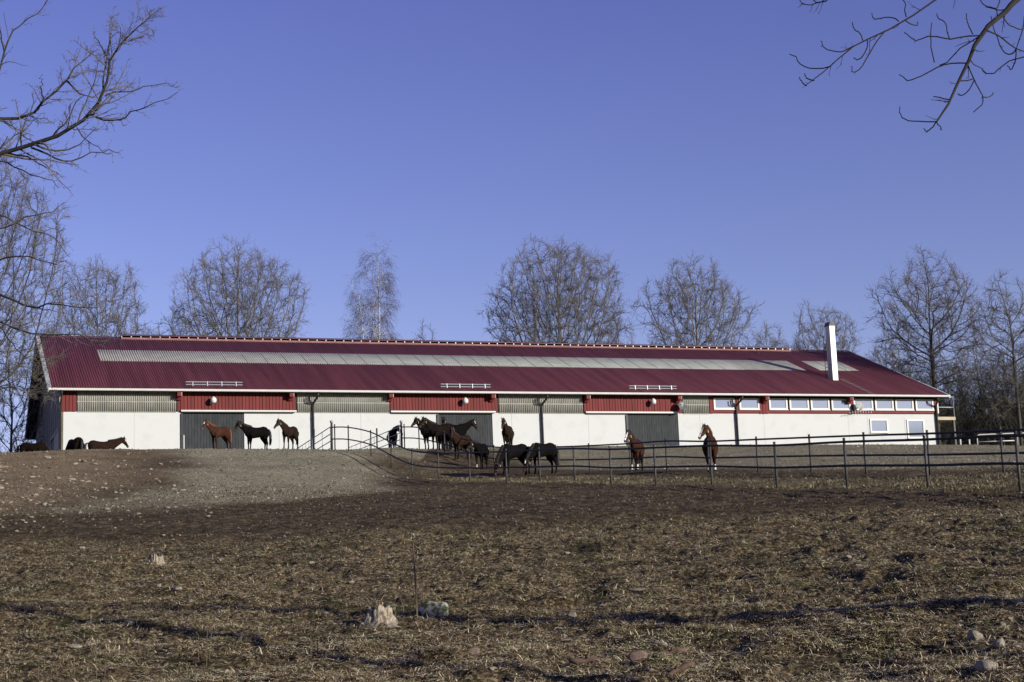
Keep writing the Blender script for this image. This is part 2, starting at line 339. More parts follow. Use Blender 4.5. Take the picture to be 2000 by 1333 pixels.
# corrugated sheets
def corr(x0, x1, y0, y1, zf, pitch, depth, lift=0, name='sheet', m=None, parent=None, vertical=None, skip=()):
    n = max(2, int(round((x1-x0)/pitch))); p = (x1-x0)/n; xs = []; zs = []
    for k in range(n):
        for f, h in ((0, 0), (.30, 0), (.42, 1), (.80, 1), (.92, 0)): xs.append(x0+(k+f)*p); zs.append(h*depth)
    xs.append(x1); zs.append(0); xs = np.array(xs); zs = np.array(zs) + lift; m_ = len(xs)
    if vertical is None: rows = [np.stack([xs, np.full(m_, y), zf(y)+zs], 1) for y in (y0, y1)]
    else: rows = [np.stack([xs, vertical-zs, np.full(m_, y)], 1) for y in (y0, y1)]
    V = np.concatenate(rows); V = np.concatenate([V, V - np.array([0, 0, .012]) if vertical is None else V + np.array([0, .012, 0])])
    i = np.arange(m_-1); q = np.stack([i, i+1, i+m_+1, i+m_], 1); q2 = np.stack([i, i+m_, i+m_+1, i+1], 1) + 2*m_
    e = np.stack([i, i+2*m_, i+1+2*m_, i+1], 1)
    return link(name, mesh_np(name, V, [q, q2, e]), m, parent)
rf = corr(0, BL, .22, BW, roofz, .155, .05, 0, 'roof', M['roof'], barn)
zb = lambda y: Z_B + SL*(2*BW-y)
corr(0, BL, BW, 2*BW+.05, zb, .155, .05, 0, 'roof', M['roof'], barn)
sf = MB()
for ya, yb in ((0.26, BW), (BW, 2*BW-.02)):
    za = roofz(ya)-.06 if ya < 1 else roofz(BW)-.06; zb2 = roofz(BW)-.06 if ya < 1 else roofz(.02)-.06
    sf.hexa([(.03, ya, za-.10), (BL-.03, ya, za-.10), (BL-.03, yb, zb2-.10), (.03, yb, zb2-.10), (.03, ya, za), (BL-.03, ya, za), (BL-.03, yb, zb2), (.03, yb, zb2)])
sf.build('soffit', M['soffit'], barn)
# roof light strips
def strip(pa, pb, pc, pd):   # tl, tr, br, bl pixels
    a, b_, c_, d_ = [rl(*p) for p in (pa, pb, pc, pd)]
    y0 = (c_[1]+d_[1])/2; y1 = (a[1]+b_[1])/2
    return (a[0]+d_[0])/2, (b_[0]+c_[0])/2, y0, y1
for q, seams in ((((188,686),(1535,706),(1571,724),(197,708)), 38), (((1563,706),(1641,709),(1677,726),(1602,725)), 3)):
    x0, x1, y0, y1 = strip(*q); k = corr(x0, x1, y0, y1, roofz, .155, .05, .02, 'roof_light', M['sky_panel'], barn)
    sm = MB()
    for j in range(1, seams):
        xx = x0+(x1-x0)*j/seams; sm.hexa([(xx-.015, y0, roofz(y0)+.05), (xx+.015, y0, roofz(y0)+.05), (xx+.015, y1, roofz(y1)+.05), (xx-.015, y1, roofz(y1)+.05)] + [(xx-.015, y0, roofz(y0)+.082), (xx+.015, y0, roofz(y0)+.082), (xx+.015, y1, roofz(y1)+.082), (xx-.015, y1, roofz(y1)+.082)])
    sm.build('seam', mat('seam_grey', (.22,.21,.18)), k)
# verge boards, gutter, ridge
for xv, mm in ((-.10, 'grey_verge'), (BL+.0, 'white')):
    v = MB()
    for (ya, za, yb, z2) in ((.18, roofz(.18), BW, roofz(BW)), (BW, roofz(BW), 2*BW+.06, roofz(-.06))):
        v.hexa([(xv, ya, za-.14), (xv+.10, ya, za-.14), (xv+.10, yb, z2-.14), (xv, yb, z2-.14), (xv, ya, za+.09), (xv+.10, ya, za+.09), (xv+.10, yb, z2+.09), (xv, yb, z2+.09)])
    if xv < 0: v.hexa([(.0, .19, roofz(.19)+.052), (.15, .19, roofz(.19)+.052), (.15, BW, roofz(BW)+.052), (.0, BW, roofz(BW)+.052), (.0, .19, roofz(.19)+.08), (.15, .19, roofz(.19)+.08), (.15, BW, roofz(BW)+.08), (.0, BW, roofz(BW)+.08)])
    v.build('verge_board', M[mm], barn)
gt = MB(); prof = [(.0, .0), (-.02, -.10), (-.08, -.15), (-.15, -.12), (-.17, .0), (-.155, .0), (-.14, -.10), (-.08, -.13), (-.03, -.09), (-.015, 0)]
n = len(prof); gt.add([(x, y+.24, Z_B+z+.13) for x in (-.05, BL+.05) for (y, z) in prof], [(i, (i+1) % n, (i+1) % n+n, i+n) for i in range(n)] + [tuple(range(n)), tuple(range(n, 2*n))[::-1]])
gt.build('gutter', M['white'], barn)
xr0, xr1 = rl(235, 660)[0], rl(1537, 684)[0]
rc = MB(); 
for (xa, xb) in ((-.05, BL+.05),):
    for s in (-1, 1): rc.hexa([(xa, BW, roofz(BW)+.05), (xb, BW, roofz(BW)+.05), (xb, BW+s*.35, roofz(BW-.35)+.05), (xa, BW+s*.35, roofz(BW-.35)+.05), (xa, BW, roofz(BW)+.08), (xb, BW, roofz(BW)+.08), (xb, BW+s*.35, roofz(BW-.35)+.08), (xa, BW+s*.35, roofz(BW-.35)+.08)])
rc.build('ridge_cap', M['roof'], barn)
rv = MB(); zr = roofz(BW)
for s in (-1, 1): rv.hexa([(xr0, BW, zr+.22), (xr1, BW, zr+.22), (xr1, BW+s*.55, zr+.07), (xr0, BW+s*.55, zr+.07), (xr0, BW, zr+.26), (xr1, BW, zr+.26), (xr1, BW+s*.55, zr+.12), (xr0, BW+s*.55, zr+.12)])
rv = rv.build('ridge_vent', M['roof'], barn)
fl_ = MB(); pale = mat('faded_pink_flashing', (.30,.16,.15), (.24,.10,.10), 2)
for s in (-1, 1): fl_.hexa([(xr0, BW+s*.50, zr-.18), (xr1, BW+s*.50, zr-.18), (xr1, BW+s*.54, zr-.20), (xr0, BW+s*.54, zr-.20), (xr0, BW+s*.50, zr-.05), (xr1, BW+s*.50, zr-.05), (xr1, BW+s*.54, zr-.05), (xr0, BW+s*.54, zr-.05)])
fl_.build('flashing', pale, rv)
nb = 80
for j in range(nb+1):
    xx = xr0+(xr1-xr0-.1)*j/nb
    MB().box((xx, BW-.51, zr-.045), (xx+.07, BW-.41, zr+.085)).build('bracket', M['galv'], rv)
# upper band: red boards, translucent sheets
def boards(pa, pb, zt=Z_B-.05, zb_=None, py=790, name='board_panel'):
    xa, xb = wx(pa, py=py), wx(pb, py=py); zb_ = WT if zb_ is None else zb_; zt = Z_B+.16; m_ = MB(); n = max(1, int(round((xb-xa)/.215)))
    for k in range(n): a = xa+(xb-xa)*k/n; m_.box((a, YB0-.075-(.018 if k % 2 else 0), zb_), (a+(xb-xa)/n-.03, YB0-.035, zt))
    o = m_.build(name, M['red'], barn); MB().box((xa+.001, YB0-.034, zb_+.01), (xb-.001, YB0+.05, zt)).build('backing', M['gap'], o); return o
def sheet(pa, pb):
    xa, xb = wx(pa), wx(pb); o = corr(xa, xb, WT, Z_B+.18, None, .135, .055, 0, 'translucent_panel', M['wall_panel'], barn, vertical=YB0-.01)
    s_ = MB(); zm = WT+(Z_B-WT)*.50; s_.box((xa, YB0-.062, zm-.03), (xb, YB0-.048, zm+.03))
    MB().box((xa, YB0-.06, WT-.03), (xb, YB0-.003, WT-.003)).build('sill_strip', M['wall_panel'], o)
    s_.build('batten', M['wall_panel'], o)
boards(121, 149.5); sheet(150.5, 344); 
for a, b_ in ((346, 578), (762, 972), (1140, 1331)): boards(a, b_, zb_=WT+.02)
sheet(580, 760); sheet(974, 1138); sheet(1333, 1384)
for a, b_ in ((353, 578), (762, 966), (1142, 1322)):   # sliding door tracks
    xa, xb = wx(a), wx(b_); t_ = MB().box((xa, YB0-.20, WT+.0), (xb, YB0-.10, WT+.10)).build('door_track', M['white'], barn)
    MB().box((xa+.1, YB0-.19, WT-.05), (xb-.1, YB0-.12, WT-.002)).build('track_channel', M['dark_pipe'], t_)
# band of windows
MB().box((wx(1385), YB0-.05, WTR-.02), (XB-.02, YB0+.04, WTR+.20)).build('red_band', M['red'], barn)
boards(1385, 1392); boards(1434, 1442); boards(1482.5, 1500); boards(1661, 1665.5); boards(1823, 1830)
MB().box((wx(1392), YB0+.02, WTR+.18), (XB-.02, YB0+.12, Z_B-.02)).build('backing', M['gap'], barn)
def window(x0, x1, z0, z1, fr=.10, mull=None, y=YB0-.07):
    f = MB(); f.box((x0, y, z0), (x0+fr, y+.08, z1)).box((x1-fr, y, z0), (x1, y+.08, z1)).box((x0+fr, y, z1-fr), (x1-fr, y+.08, z1)).box((x0+fr, y, z0), (x1-fr, y+.08, z0+fr*.8))
    W_ = empty('window', (0, 0, 0), None, None); W_.parent = barn
    f.build('frame', M['white'], W_)
    MB().box((x0+fr, y+.045, z0+fr*.8), (x1-fr, y+.06, z1-fr)).build('pane', M['glass'], W_)
    MB().box((x0-.02, y-.05, z0-.05), (x1+.02, y+.06, z0-.004)).build('sill', M['white'], W_); return W_
for a, b_ in ((1393,1433.5),(1443,1482),(1501,1537),(1541,1579),(1582.5,1619),(1623,1660),(1666,1704),(1708,1744),(1747.5,1783),(1787,1822)):
    window(wx(a, py=785), wx(b_, py=785), WTR+.24, Z_B-.10, .135)
for (a, b_, yt, yb) in ((1699, 1734, 819, 845), (1771, 1805, 820, 856)):
    x0, x1 = wx(a, py=835), wx(b_, py=835); z1, z0 = wz((a+b_)/2, yt), wz((a+b_)/2, yb)
    sur = MB(); nn = 10; P0 = []
    for k in range(nn+1):
        t = k/nn; xx = x0-.16+(x1-x0+.32)*t; P0.append((xx, z1+.10+.14*math.sin(math.pi*t)))
    vs = [(x, YB0-.012, z) for x, z in P0] + [(x, YB0-.012, z1+.0) for x, z in P0]; vs += [(x, YB0-.002, z) for x, y, z in vs]
    fs = [(k, k+1, k+nn+2, k+nn+1) for k in range(nn)] + [(k, k+1+2*nn+1, k+2*nn+2, k)[:0] or (k+2*nn+2, k+2*nn+3, k+1, k) for k in range(nn)]
    sur.add(vs, fs); sur.box((x0-.16, YB0-.012, z0-.1), (x0-.003, YB0-.002, z1)).box((x1+.003, YB0-.012, z0-.1), (x1+.16, YB0-.002, z1))
    sur.build('window_surround', M['plaster'], barn)
    window(x0, x1, z0, z1, .12)
MB().box((XB-.02, YB0-.05, WTR+.0), (XB+.14, YB0+.2, Z_B-.15)).build('corner_board', M['white'], barn)
# bracket ends under the eave
for px in (352, 572, 767, 967, 1153, 1332, 1503, 1668):
    xx = wx(px, 0); b_ = MB(); b_.box((xx-.13, .26, Z_B-.30), (xx+.13, YB0-.09, Z_B-.0)).hexa([(xx-.13, YB0-.22, Z_B-.50), (xx+.13, YB0-.22, Z_B-.50), (xx+.13, YB0-.09, Z_B-.50), (xx-.13, YB0-.09, Z_B-.50), (xx-.13, YB0-.36, Z_B-.301), (xx+.13, YB0-.36, Z_B-.301), (xx+.13, YB0-.09, Z_B-.301), (xx-.13, YB0-.09, Z_B-.301)])
    o = b_.build('beam_end', M['red'], barn); MB().box((xx+.131, .27, Z_B-.28), (xx+.155, YB0-.35, Z_B-.02)).build('end_plate', M['white'], o)
# downpipes
for px, sgn in ((611, -1), (1058, -1), (1438, -1), (1829, 1)):
    xx = wx(px, py=830); pts = [(xx+.22*(-sgn), .15, Z_B+.0), (xx+.22*(-sgn), .15, Z_B-.25), (xx+.05*(-sgn), YB0-.18, Z_B-.62), (xx, YB0-.13, Z_B-.80), (xx, YB0-.13, -3)]
    o = MB().tube(pts, .075, 10).build('downpipe', M['dark_pipe'], barn, True)
    if sgn < 0 : MB().tube([(xx+.02, YB0-.16, Z_B-.72), (xx-.45, YB0-.2, Z_B-.60), (xx-.45, YB0-.2, Z_B-.30)], .045, 8).build('pipe_bend', M['dark_pipe'], o, True)
    for zc in (WT-.4, WT-2): MB().tube([(xx, YB0-.13, zc-.04), (xx, YB0-.13, zc+.04)], .088, 10).build('pipe_clamp', M['dark_pipe'], o)
MB().tube([(XA+.05, .15, Z_B-.0), (XA+.05, .15, Z_B-.2), (XA+.03, YB0-.2, Z_B-.6), (XA+.03, YB0-.13, Z_B-.8), (XA+.03, YB0-.13, -3)], .06, 10).build('downpipe', M['dark_pipe'], barn, True)
# floodlights on the red panels
for px, py in ((417, 781), (909, 782.5), (1276, 784)):
    x, z = loc(px, py, OV-.42); y = OV-.42
    L0 = empty('floodlight', (x, y, z), None, None); L0.parent = barn; L0.scale = (.8, .8, .8)
    m_ = MB(); m_.tube([(0, .05, -.17), (0, 0, -.12), (0, -.02, -.02), (0, -.02, .08), (0, -.01, .17), (0, 0, .23), (0, .0, .26)], [.20, .235, .24, .22, .13, .07, .02], 20); m_.build('housing', M['lamp'], L0, True)
    MB().tube([(0, .03, -.185), (0, .03, -.171)], [.17, .17], 20).build('lens', mat('lamp_lens', (.45,.45,.43)), L0)
    MB().tube([(-.16, .0, -.12), (-.19, .05, -.24), (-.19, .12, -.30), (-.19, .42, -.30)], .045, 10).build('arm', M['lamp'], L0, True)
# satellite dishes
def dish(px, py, R_, m_, off=-.35):
    x, z = loc(px, py, off); D0 = empty('satellite_dish', (x, off, z), None, None); D0.parent = barn
    n = 28; vs = []; fs = []; rings = 6; 
    ax = Vector((.10, -1, .28)).normalized(); u = ax.cross(Vector((0, 0, 1))).normalized(); v = u.cross(ax)
    for back in (0, .012):
        vs.append(tuple(-ax*(R_*.20+back)))
        for r in range(1, rings+1):
            for k in range(n):
                a = 2*math.pi*k/n; q = r/rings; p = u*(R_*.94*q*math.cos(a)) + v*(R_*q*math.sin(a)) - ax*(R_*.20*(1-q*q)+back); vs.append(tuple(p))
    c0 = 1+rings*n
    for b0, fl in ((0, 0), (c0, 1)):
        for k in range(n):
            f = (b0, b0+1+k, b0+1+(k+1) % n); fs.append(f[::-1] if fl else f)
            for r in range(rings-1):
                a0 = b0+1+r*n; f = (a0+k, a0+n+k, a0+n+(k+1) % n, a0+(k+1) % n); fs.append(f[::-1] if fl else f)
    fs += [(1+(rings-1)*n+k, c0+1+(rings-1)*n+k, c0+1+(rings-1)*n+(k+1) % n, 1+(rings-1)*n+(k+1) % n) for k in range(n)]
    MB().add(vs, fs).build('reflector', m_, D0, True)
    MB().tube([(0, 0, -R_*.95), (-R_*.35, -R_*.75, -R_*1.02)], .018, 6).tube([(-R_*.35, -R_*.72, -R_*1.0), (-R_*.36, -R_*.72, -R_*.82)], .045, 8).build('feed_arm', M['dark_pipe'], D0)
    MB().tube([(0, R_*.2, 0), (0, OV-off-.05, -.15)], .03, 8).tube([(0, R_*.3, -.4), (0, R_*.3, .2)], .025, 8).build('mount', M['galv'], D0)
    lg = MB()
    for k in range(7): lg.box((-.13+k*.037, -.03, .11), (-.13+k*.037+.024, -.026, .14+.008*(k % 3)))
    lg.build('maker_mark', mat('mark_grey', (.5,.5,.5)), D0)
    return D0
dish(1333, 793, .34, M['dish_dark'], OV-.62); dish(1680, 793, .32, M['dish_light'], OV-.55)
x, z = loc(1684, 802, OV-.35); an = MB(); an.tube([(x-1.3, OV-.6, z-.20), (x+.9, OV-.25, z+.05)], .012, 6)
for k in range(9): t = k/8; c_ = Vector((x-1.2+2.0*t, OV-.58+.32*t, z-.19+.23*t)); h_ = .10+.14*t; an.tube([c_+Vector((0, -.02, -h_)), c_+Vector((.03, .02, h_))], .008, 5)
an.tube([(x+.6, OV-.28, z), (x+.6, OV, z)], .02, 6); an.build('aerial', M['galv'], barn)
# snow guards above the doors
for a, b_, py in ((363, 473, 750.5), (861, 957, 754.5), (1229, 1320, 757.5)):
    xa, ya = rl(a, py+4); xb, _ = rl(b_, py+4); ya = max(.35, ya); zz = roofz(ya)+.05
    o = MB(); 
    for h_ in (.05, .22): o.tube([(xa, ya, zz+h_), (xb, ya, zz+h_)], .036, 8)
    o = o.build('snow_guard', M['galv'], barn)
    for k in range(4):
        xx = xa+(xb-xa)*(.12+.255*k); MB().hexa([(xx-.03, ya-.10, zz-.04), (xx+.03, ya-.10, zz-.04), (xx+.03, ya+.25, zz+.06), (xx-.03, ya+.25, zz+.06), (xx-.03, ya-.05, zz+.26), (xx+.03, ya-.05, zz+.26), (xx+.03, ya+.03, zz+.26), (xx-.03, ya+.03, zz+.26)]).build('bracket', M['galv'], o)
# chimney
cx, cy = rl(1632.5, 744); cw = .22; cd = .42; h0 = roofz(cy)-.2; H = 4.45
ch = MB().box((cx-cw, cy, h0), (cx+cw, cy+cd*1.5, roofz(cy)+H-.18)).build('chimney', M['chim'], barn)
cc = MB(); nn = 10; Pq = []
for k in range(nn+1): a = math.pi*k/nn; Pq.append((cx-(cw+.05)*math.cos(a), roofz(cy)+H-.19+.32*math.sin(a)))
vs = [(x, y, z) for y in (cy-.06, cy+cd*1.5+.06) for x, z in Pq]; fs = [(k, k+1, nn+2+k, nn+1+k) for k in range(nn)] + [tuple(range(nn, -1, -1)), tuple(range(nn+1, 2*nn+2))]
cc.add(vs, fs).build('chimney_cap', M['cap'], ch)
for zz in (1.25, 2.5, 3.7): MB().box((cx-cw-.006, cy-.006, roofz(cy)+zz), (cx+cw+.006, cy+cd*1.5+.006, roofz(cy)+zz+.03)).build('sheet_joint', M['galv'], ch)
la = MB(); lx = cx-cw-.22; ly = cy+.45
for dy in (-.2, .2): la.tube([(lx, ly+dy, roofz(ly)), (lx, ly+dy, roofz(cy)+H-1.1)], .02, 6)
for k in range(13): la.tube([(lx, ly-.2, roofz(cy)+.3+k*.26), (lx, ly+.2, roofz(cy)+.3+k*.26)], .014, 6)
la.build('ladder', M['cap'], ch)
MB().tube([(cx-2.4, cy+7.3, roofz(cy+7.3)), (cx-1.9, cy+8.6, roofz(cy+8.6)+.3)], .03, 6).build('stay_rod', M['cap'], ch)
MB().tube([(cx+.3, cy+.6, roofz(cy)+2.0), (cx+2.6, cy+2.2, roofz(cy+2.2)+.05)], .012, 5).tube([(cx-.3, cy+.8, roofz(cy)+2.8), (cx-2.8, cy+5.2, roofz(cy+5.2)+.05)], .012, 5).build('guy_wire', M['cap'], ch)
rs = MB()
for k in range(11):
    yy = cy-.05-(cy-.3)*k/10; rs.box((cx+.35, yy-.02, roofz(yy)+.10), (cx+.75, yy+.02, roofz(yy)+.118)); 
for k in range(11): yy = cy-.05-(cy-.3)*k/10; rs.box((cx+.54, yy-.01, roofz(yy)+.0), (cx+.56, yy+.01, roofz(yy)+.10))
rs.build('roof_steps', mat('dull_step_steel', (.20,.20,.21), (.15,.15,.16), 6, .7), barn)
# balcony at the far end
bx0 = XB+.02; zc = WTR-.35; gx = bx0+2.3
bal = MB().box((bx0, YB0+1.0, zc-.02), (gx, YB0+6, zc+.22)).build('balcony', M['wood_pale'], barn)
ra = MB()
for z in (.95, 1.75): 
    ra.tube([(bx0, YB0+1.05, zc+z), (gx-.05, YB0+1.05, zc+z), (gx-.05, YB0+5.9, zc+z)], .03, 6)
for (x, y) in ((gx-.05, YB0+1.05), (gx-.05, YB0+3.5), (gx-.05, YB0+5.9)): ra.tube([(x, y, zc+.2), (x, y, zc+1.78)], .03, 6)
ra.build('railing', M['galv'], bal)
for (x, y) in ((gx-.12, YB0+1.1), (gx-.12, YB0+5.8)): MB().box((x-.07, y-.07, -2), (x+.07, y+.07, zc-.03)).build('support_post', M['dark_pipe'], bal)
for o_ in (1.1, 1.9): 
    p = FL + BU*(BL+o_) + BN*.8; g_ = gz(p[0], p[1])
    q = MB().tube([(0, 0, -.2), (0, 0, .62)], .06, 10).build('marker_post', M['white']); q.location = (p[0], p[1], g_)
    tag(q, 'short white marker post in the ground, %s the barn corner' % ('next to' if o_ < 1.5 else 'further right from'), 'post', 'white posts by the barn corner')

# ------------------------------------------------------------------ paddock fences and gates
def make_fence(pts, label, PH=1.31, rails=(1.22, .59), name='rail_fence'):
    P = []
    for (px, py, Y) in pts:
        x = at(px, py, Y)[0]; P.append(Vector((x, Y, float(ground(np.array([x]), np.array([Y]), False)[0]))))
    if P[0].x > P[-1].x: P = P[::-1]
    root = empty(name, P[0], label, 'fence', 'black two rail paddock fences'); o0 = P[0]
    for p in P:
        q = p-o0; MB().tube([q+Vector((0, 0, -.4)), q+Vector((0, 0, PH))], .035, 10).tube([q+Vector((0, 0, PH)), q+Vector((0, 0, PH+.02))], .040, 10).build('post', M['post'], root, True)
    for h in rails:
        pp = []
        for i in range(len(P)-1):
            a, b = P[i]-o0, P[i+1]-o0; m0 = P[max(i-1, 0)]-o0; m1 = P[min(i+2, len(P)-1)]-o0
            for k in range(4):
                t = k/4; sag = 0
                pp.append(((a*2)+(b-m0)*t+(m0*2-a*5+b*4-m1)*t*t+(-m0+a*3-b*3+m1)*t**3)*.5+Vector((0, -.055, h+sag)))
        pp.append(P[-1]-o0+Vector((0, -.055, h)))
        MB().tube(pp, .033, 10).build('rail', M['fence'], root, True)
    return P
ext = [(2190, 958, 32.8), (2400, 959, 30.2)]
Pf = make_fence(ext[::-1]+FRONT, 'black two-rail fence nearest the camera, running from the left gate down to the right')
extb = [(2130, 929, 40.9), (2330, 930, 38.2)]
Pb = make_fence(extb[::-1]+BACK, 'black two-rail fence further back, running behind the grassy lane from the right gate')
for k, (px, Y, epx, label) in enumerate(((648.5, 84, 552, 'grey tubular gate and feed rail left, dropping behind the gravel crest'), (785, 90.3, 672, 'grey tubular gate and feed rail right, in front of the black horse'))):
    x = at(px, 880, Y)[0]; b0 = Vector((x, Y, gz(x, Y))); d2 = at(epx, 877, 100 if k == 0 else 104.5); e0 = Vector((d2[0], d2[1], b0.z-.1)); 
    if k == 1: e0 = Vector((at(680, 877, 102)[0], 102, b0.z))
    root = empty('tube_gate', b0, label, 'gate', 'grey tubular gates above the crest'); dv = (e0-b0); ln = dv.length; dv.normalize()
    TOP = 1.36
    MB().tube([(0, 0, -.4), (0, 0, TOP+.10)], .06, 12).tube([(.16, .0, -.3), (.16, .0, TOP+.02)], .035, 8).build('gate_post', M['post'], root, True)
    MB().tube([(0, 0, TOP+.08), (0, 0, TOP+.12), (0, 0, TOP+.20), (0, 0, TOP+.24)], [.03, .09, .09, .02], 12).build('post_knob', M['galv'], root, True)
    a = .35; g1 = 5.2
    lf = MB()
    for h in (.15, .52, .90, 1.28): lf.tube([dv*a+Vector((0, 0, h)), dv*g1+Vector((0, 0, h))], .026, 8)
    for s in (a, (a+g1)/2, g1): lf.tube([dv*s+Vector((0, 0, .15)), dv*s+Vector((0, 0, 1.28))], .02, 8)
    lf.build('gate_leaf', M['galv'], root, True)
    MB().tube([dv*(g1+.15)+Vector((0, 0, -.4)), dv*(g1+.15)+Vector((0, 0, 1.75))], .05, 10).build('gate_post', M['post'], root, True)
    fr = MB(); 
    for h in (.15, .52, .90, 1.28): fr.tube([dv*(g1+.3)+Vector((0, 0, h)), dv*(ln-.3)+Vector((0, 0, h))], .026, 8)
    for s in np.arange(g1+.8, ln-.5, 1.1): fr.tube([dv*float(s)+Vector((0, 0, .15)), dv*float(s)+Vector((0, 0, 1.28))], .014, 6)
    fr.build('feed_rail', M['galv'], root, True)
# bright tube barrier far right
p0 = on_ground_Y(1912, 121); root = empty('tube_barrier', p0, 'low pale tube barrier beyond the fences at the right edge', 'barrier')
bb = MB(); W3 = 9.0
for k in range(3):
    a = k*3.2; bb.tube([(a, 0, -.2), (a, 0, .85), (a+.08, 0, 1.0), (a+.2, 0, 1.05), (a+2.85, 0, 1.05), (a+2.97, 0, 1.0), (a+3.05, 0, .85), (a+3.05, 0, -.2)], .05, 8); bb.tube([(a, 0, .5), (a+3.05, 0, .5)], .04, 8)
bb.build('frame', M['white'], root, True)

# ------------------------------------------------------------------ trees
class Tubes:
    def __init__(s): s.g = {}
    def add(s, P, R, n=3):   # P (N,k,3) R (N,k)
        s.g.setdefault((P.shape[1], n), []).append((P, R))
    def build(s, name, m, parent=None):
        Vs = []; Fs = []; base = 0
        for (k, n), L in s.g.items():
            P = np.concatenate([a for a, _ in L]); R = np.concatenate([b for _, b in L]); Nn = len(P)
            T = np.gradient(P, axis=1); T /= np.linalg.norm(T, axis=2, keepdims=True)+1e-9
            ref = np.zeros((Nn, 1, 3)); v = np.abs(T[:, :1, 2:3]) < .9; ref = np.where(v, np.array([0, 0, 1.]), np.array([1., 0, 0]))
            U = np.cross(T, np.broadcast_to(ref, T.shape)); U /= np.linalg.norm(U, axis=2, keepdims=True)+1e-9; W = np.cross(T, U)
            a = np.arange(n)*2*math.pi/n
            V = P[:, :, None] + (U[:, :, None]*np.cos(a)[None, None, :, None] + W[:, :, None]*np.sin(a)[None, None, :, None])*R[:, :, None, None]
            Vs.append(V.reshape(-1, 3)); idx = np.arange(Nn*k*n).reshape(Nn, k, n)+base; base += Nn*k*n
            A = idx[:, :-1]; B = idx[:, 1:]; Fs.append(np.stack([A, np.roll(A, -1, 2), np.roll(B, -1, 2), B], -1).reshape(-1, 4))
        me = mesh_np(name, np.concatenate(Vs), Fs); return link(name, me, m, parent, True)
def paths(rg, S, D, Ln, k, wig, up):
    """S,D (N,3); Ln (N,) -> (N,k,3)"""
    Nn = len(S); P = np.empty((Nn, k, 3)); P[:, 0] = S; d = D.copy(); st = (Ln/(k-1))[:, None]
    for i in range(1, k):
        d = d + rg.normal(0, wig, (Nn, 3)); d[:, 2] += up; d /= np.linalg.norm(d, axis=1, keepdims=True); P[:, i] = P[:, i-1]+d*st
    return P
def children(rg, P, R, m, t0, ang, spread=.35, t1=1.0):
    Nn, k, _ = P.shape; t = (t0+(t1-t0)*(np.arange(m)[None]+rg.rand(Nn, m))/m)*(k-1); i = np.minimum(t.astype(int), k-2); f = (t-i)[..., None]
    r_ = np.arange(Nn)[:, None]; S = P[r_, i]*(1-f)+P[r_, i+1]*f; T = P[r_, i+1]-P[r_, i]; T /= np.linalg.norm(T, axis=2, keepdims=True)+1e-9
    Rr = R[r_, i]*(1-f[..., 0])+R[r_, i+1]*f[..., 0]
    q = rg.normal(size=T.shape); q -= (q*T).sum(-1, keepdims=True)*T; q /= np.linalg.norm(q, axis=2, keepdims=True)+1e-9
    a = ang*(1+rg.uniform(-spread, spread, (Nn, m)))[..., None]; D = T*np.cos(a)+q*np.sin(a)
    return S.reshape(-1, 3), D.reshape(-1, 3), Rr.ravel(), (t/(k-1)).ravel()
def env_dist(S, D, C, A):
    s = (S-C)/A; d = D/A; a = (d*d).sum(1); b = (s*d).sum(1); c = (s*s).sum(1)-1; disc = b*b-a*c
    ok = disc > 0; return np.where(ok & ((c < 0) | (S[:, 2] < C[2])), (-b+np.sqrt(np.maximum(disc, 0)))/a, .02)
def crown(rg, P, R, C, A, spec, tb, twr=.010):
    """grow sub-levels; spec: list of (m, t0, angle, lenfrac, maxlen, k, wig, up, sides)"""
    for li, (m, t0, ang, lf, ml, k, wig, up, n) in enumerate(spec):
        S, D, Rr, t = children(rg, P, R, m, t0, ang)
        Ln = np.minimum(ml*(1-.45*t), env_dist(S, D, C, A*(1+.10*np.sin(7*np.arctan2(D[:, 0:1], D[:, 2:3]+.3)+S[:, 0:1]*.5)))*lf)*rg.uniform(.5, 1.1, len(S)); keep = (Ln > .09) & (rg.rand(len(S)) > .06)
        S, D, Rr, Ln = S[keep], D[keep], Rr[keep], Ln[keep]
        if not len(S): break
        P = paths(rg, S, D, Ln, k, wig, up)
        r0 = np.minimum(Rr*.68, .004+.017*Ln); r0 = np.maximum(r0, twr*.9); R = r0[:, None]*(1-np.linspace(0, 1, k)[None]*.72); R = np.maximum(R, twr*.6)
        tb[min(li, len(tb)-1)].add(P, R, n)
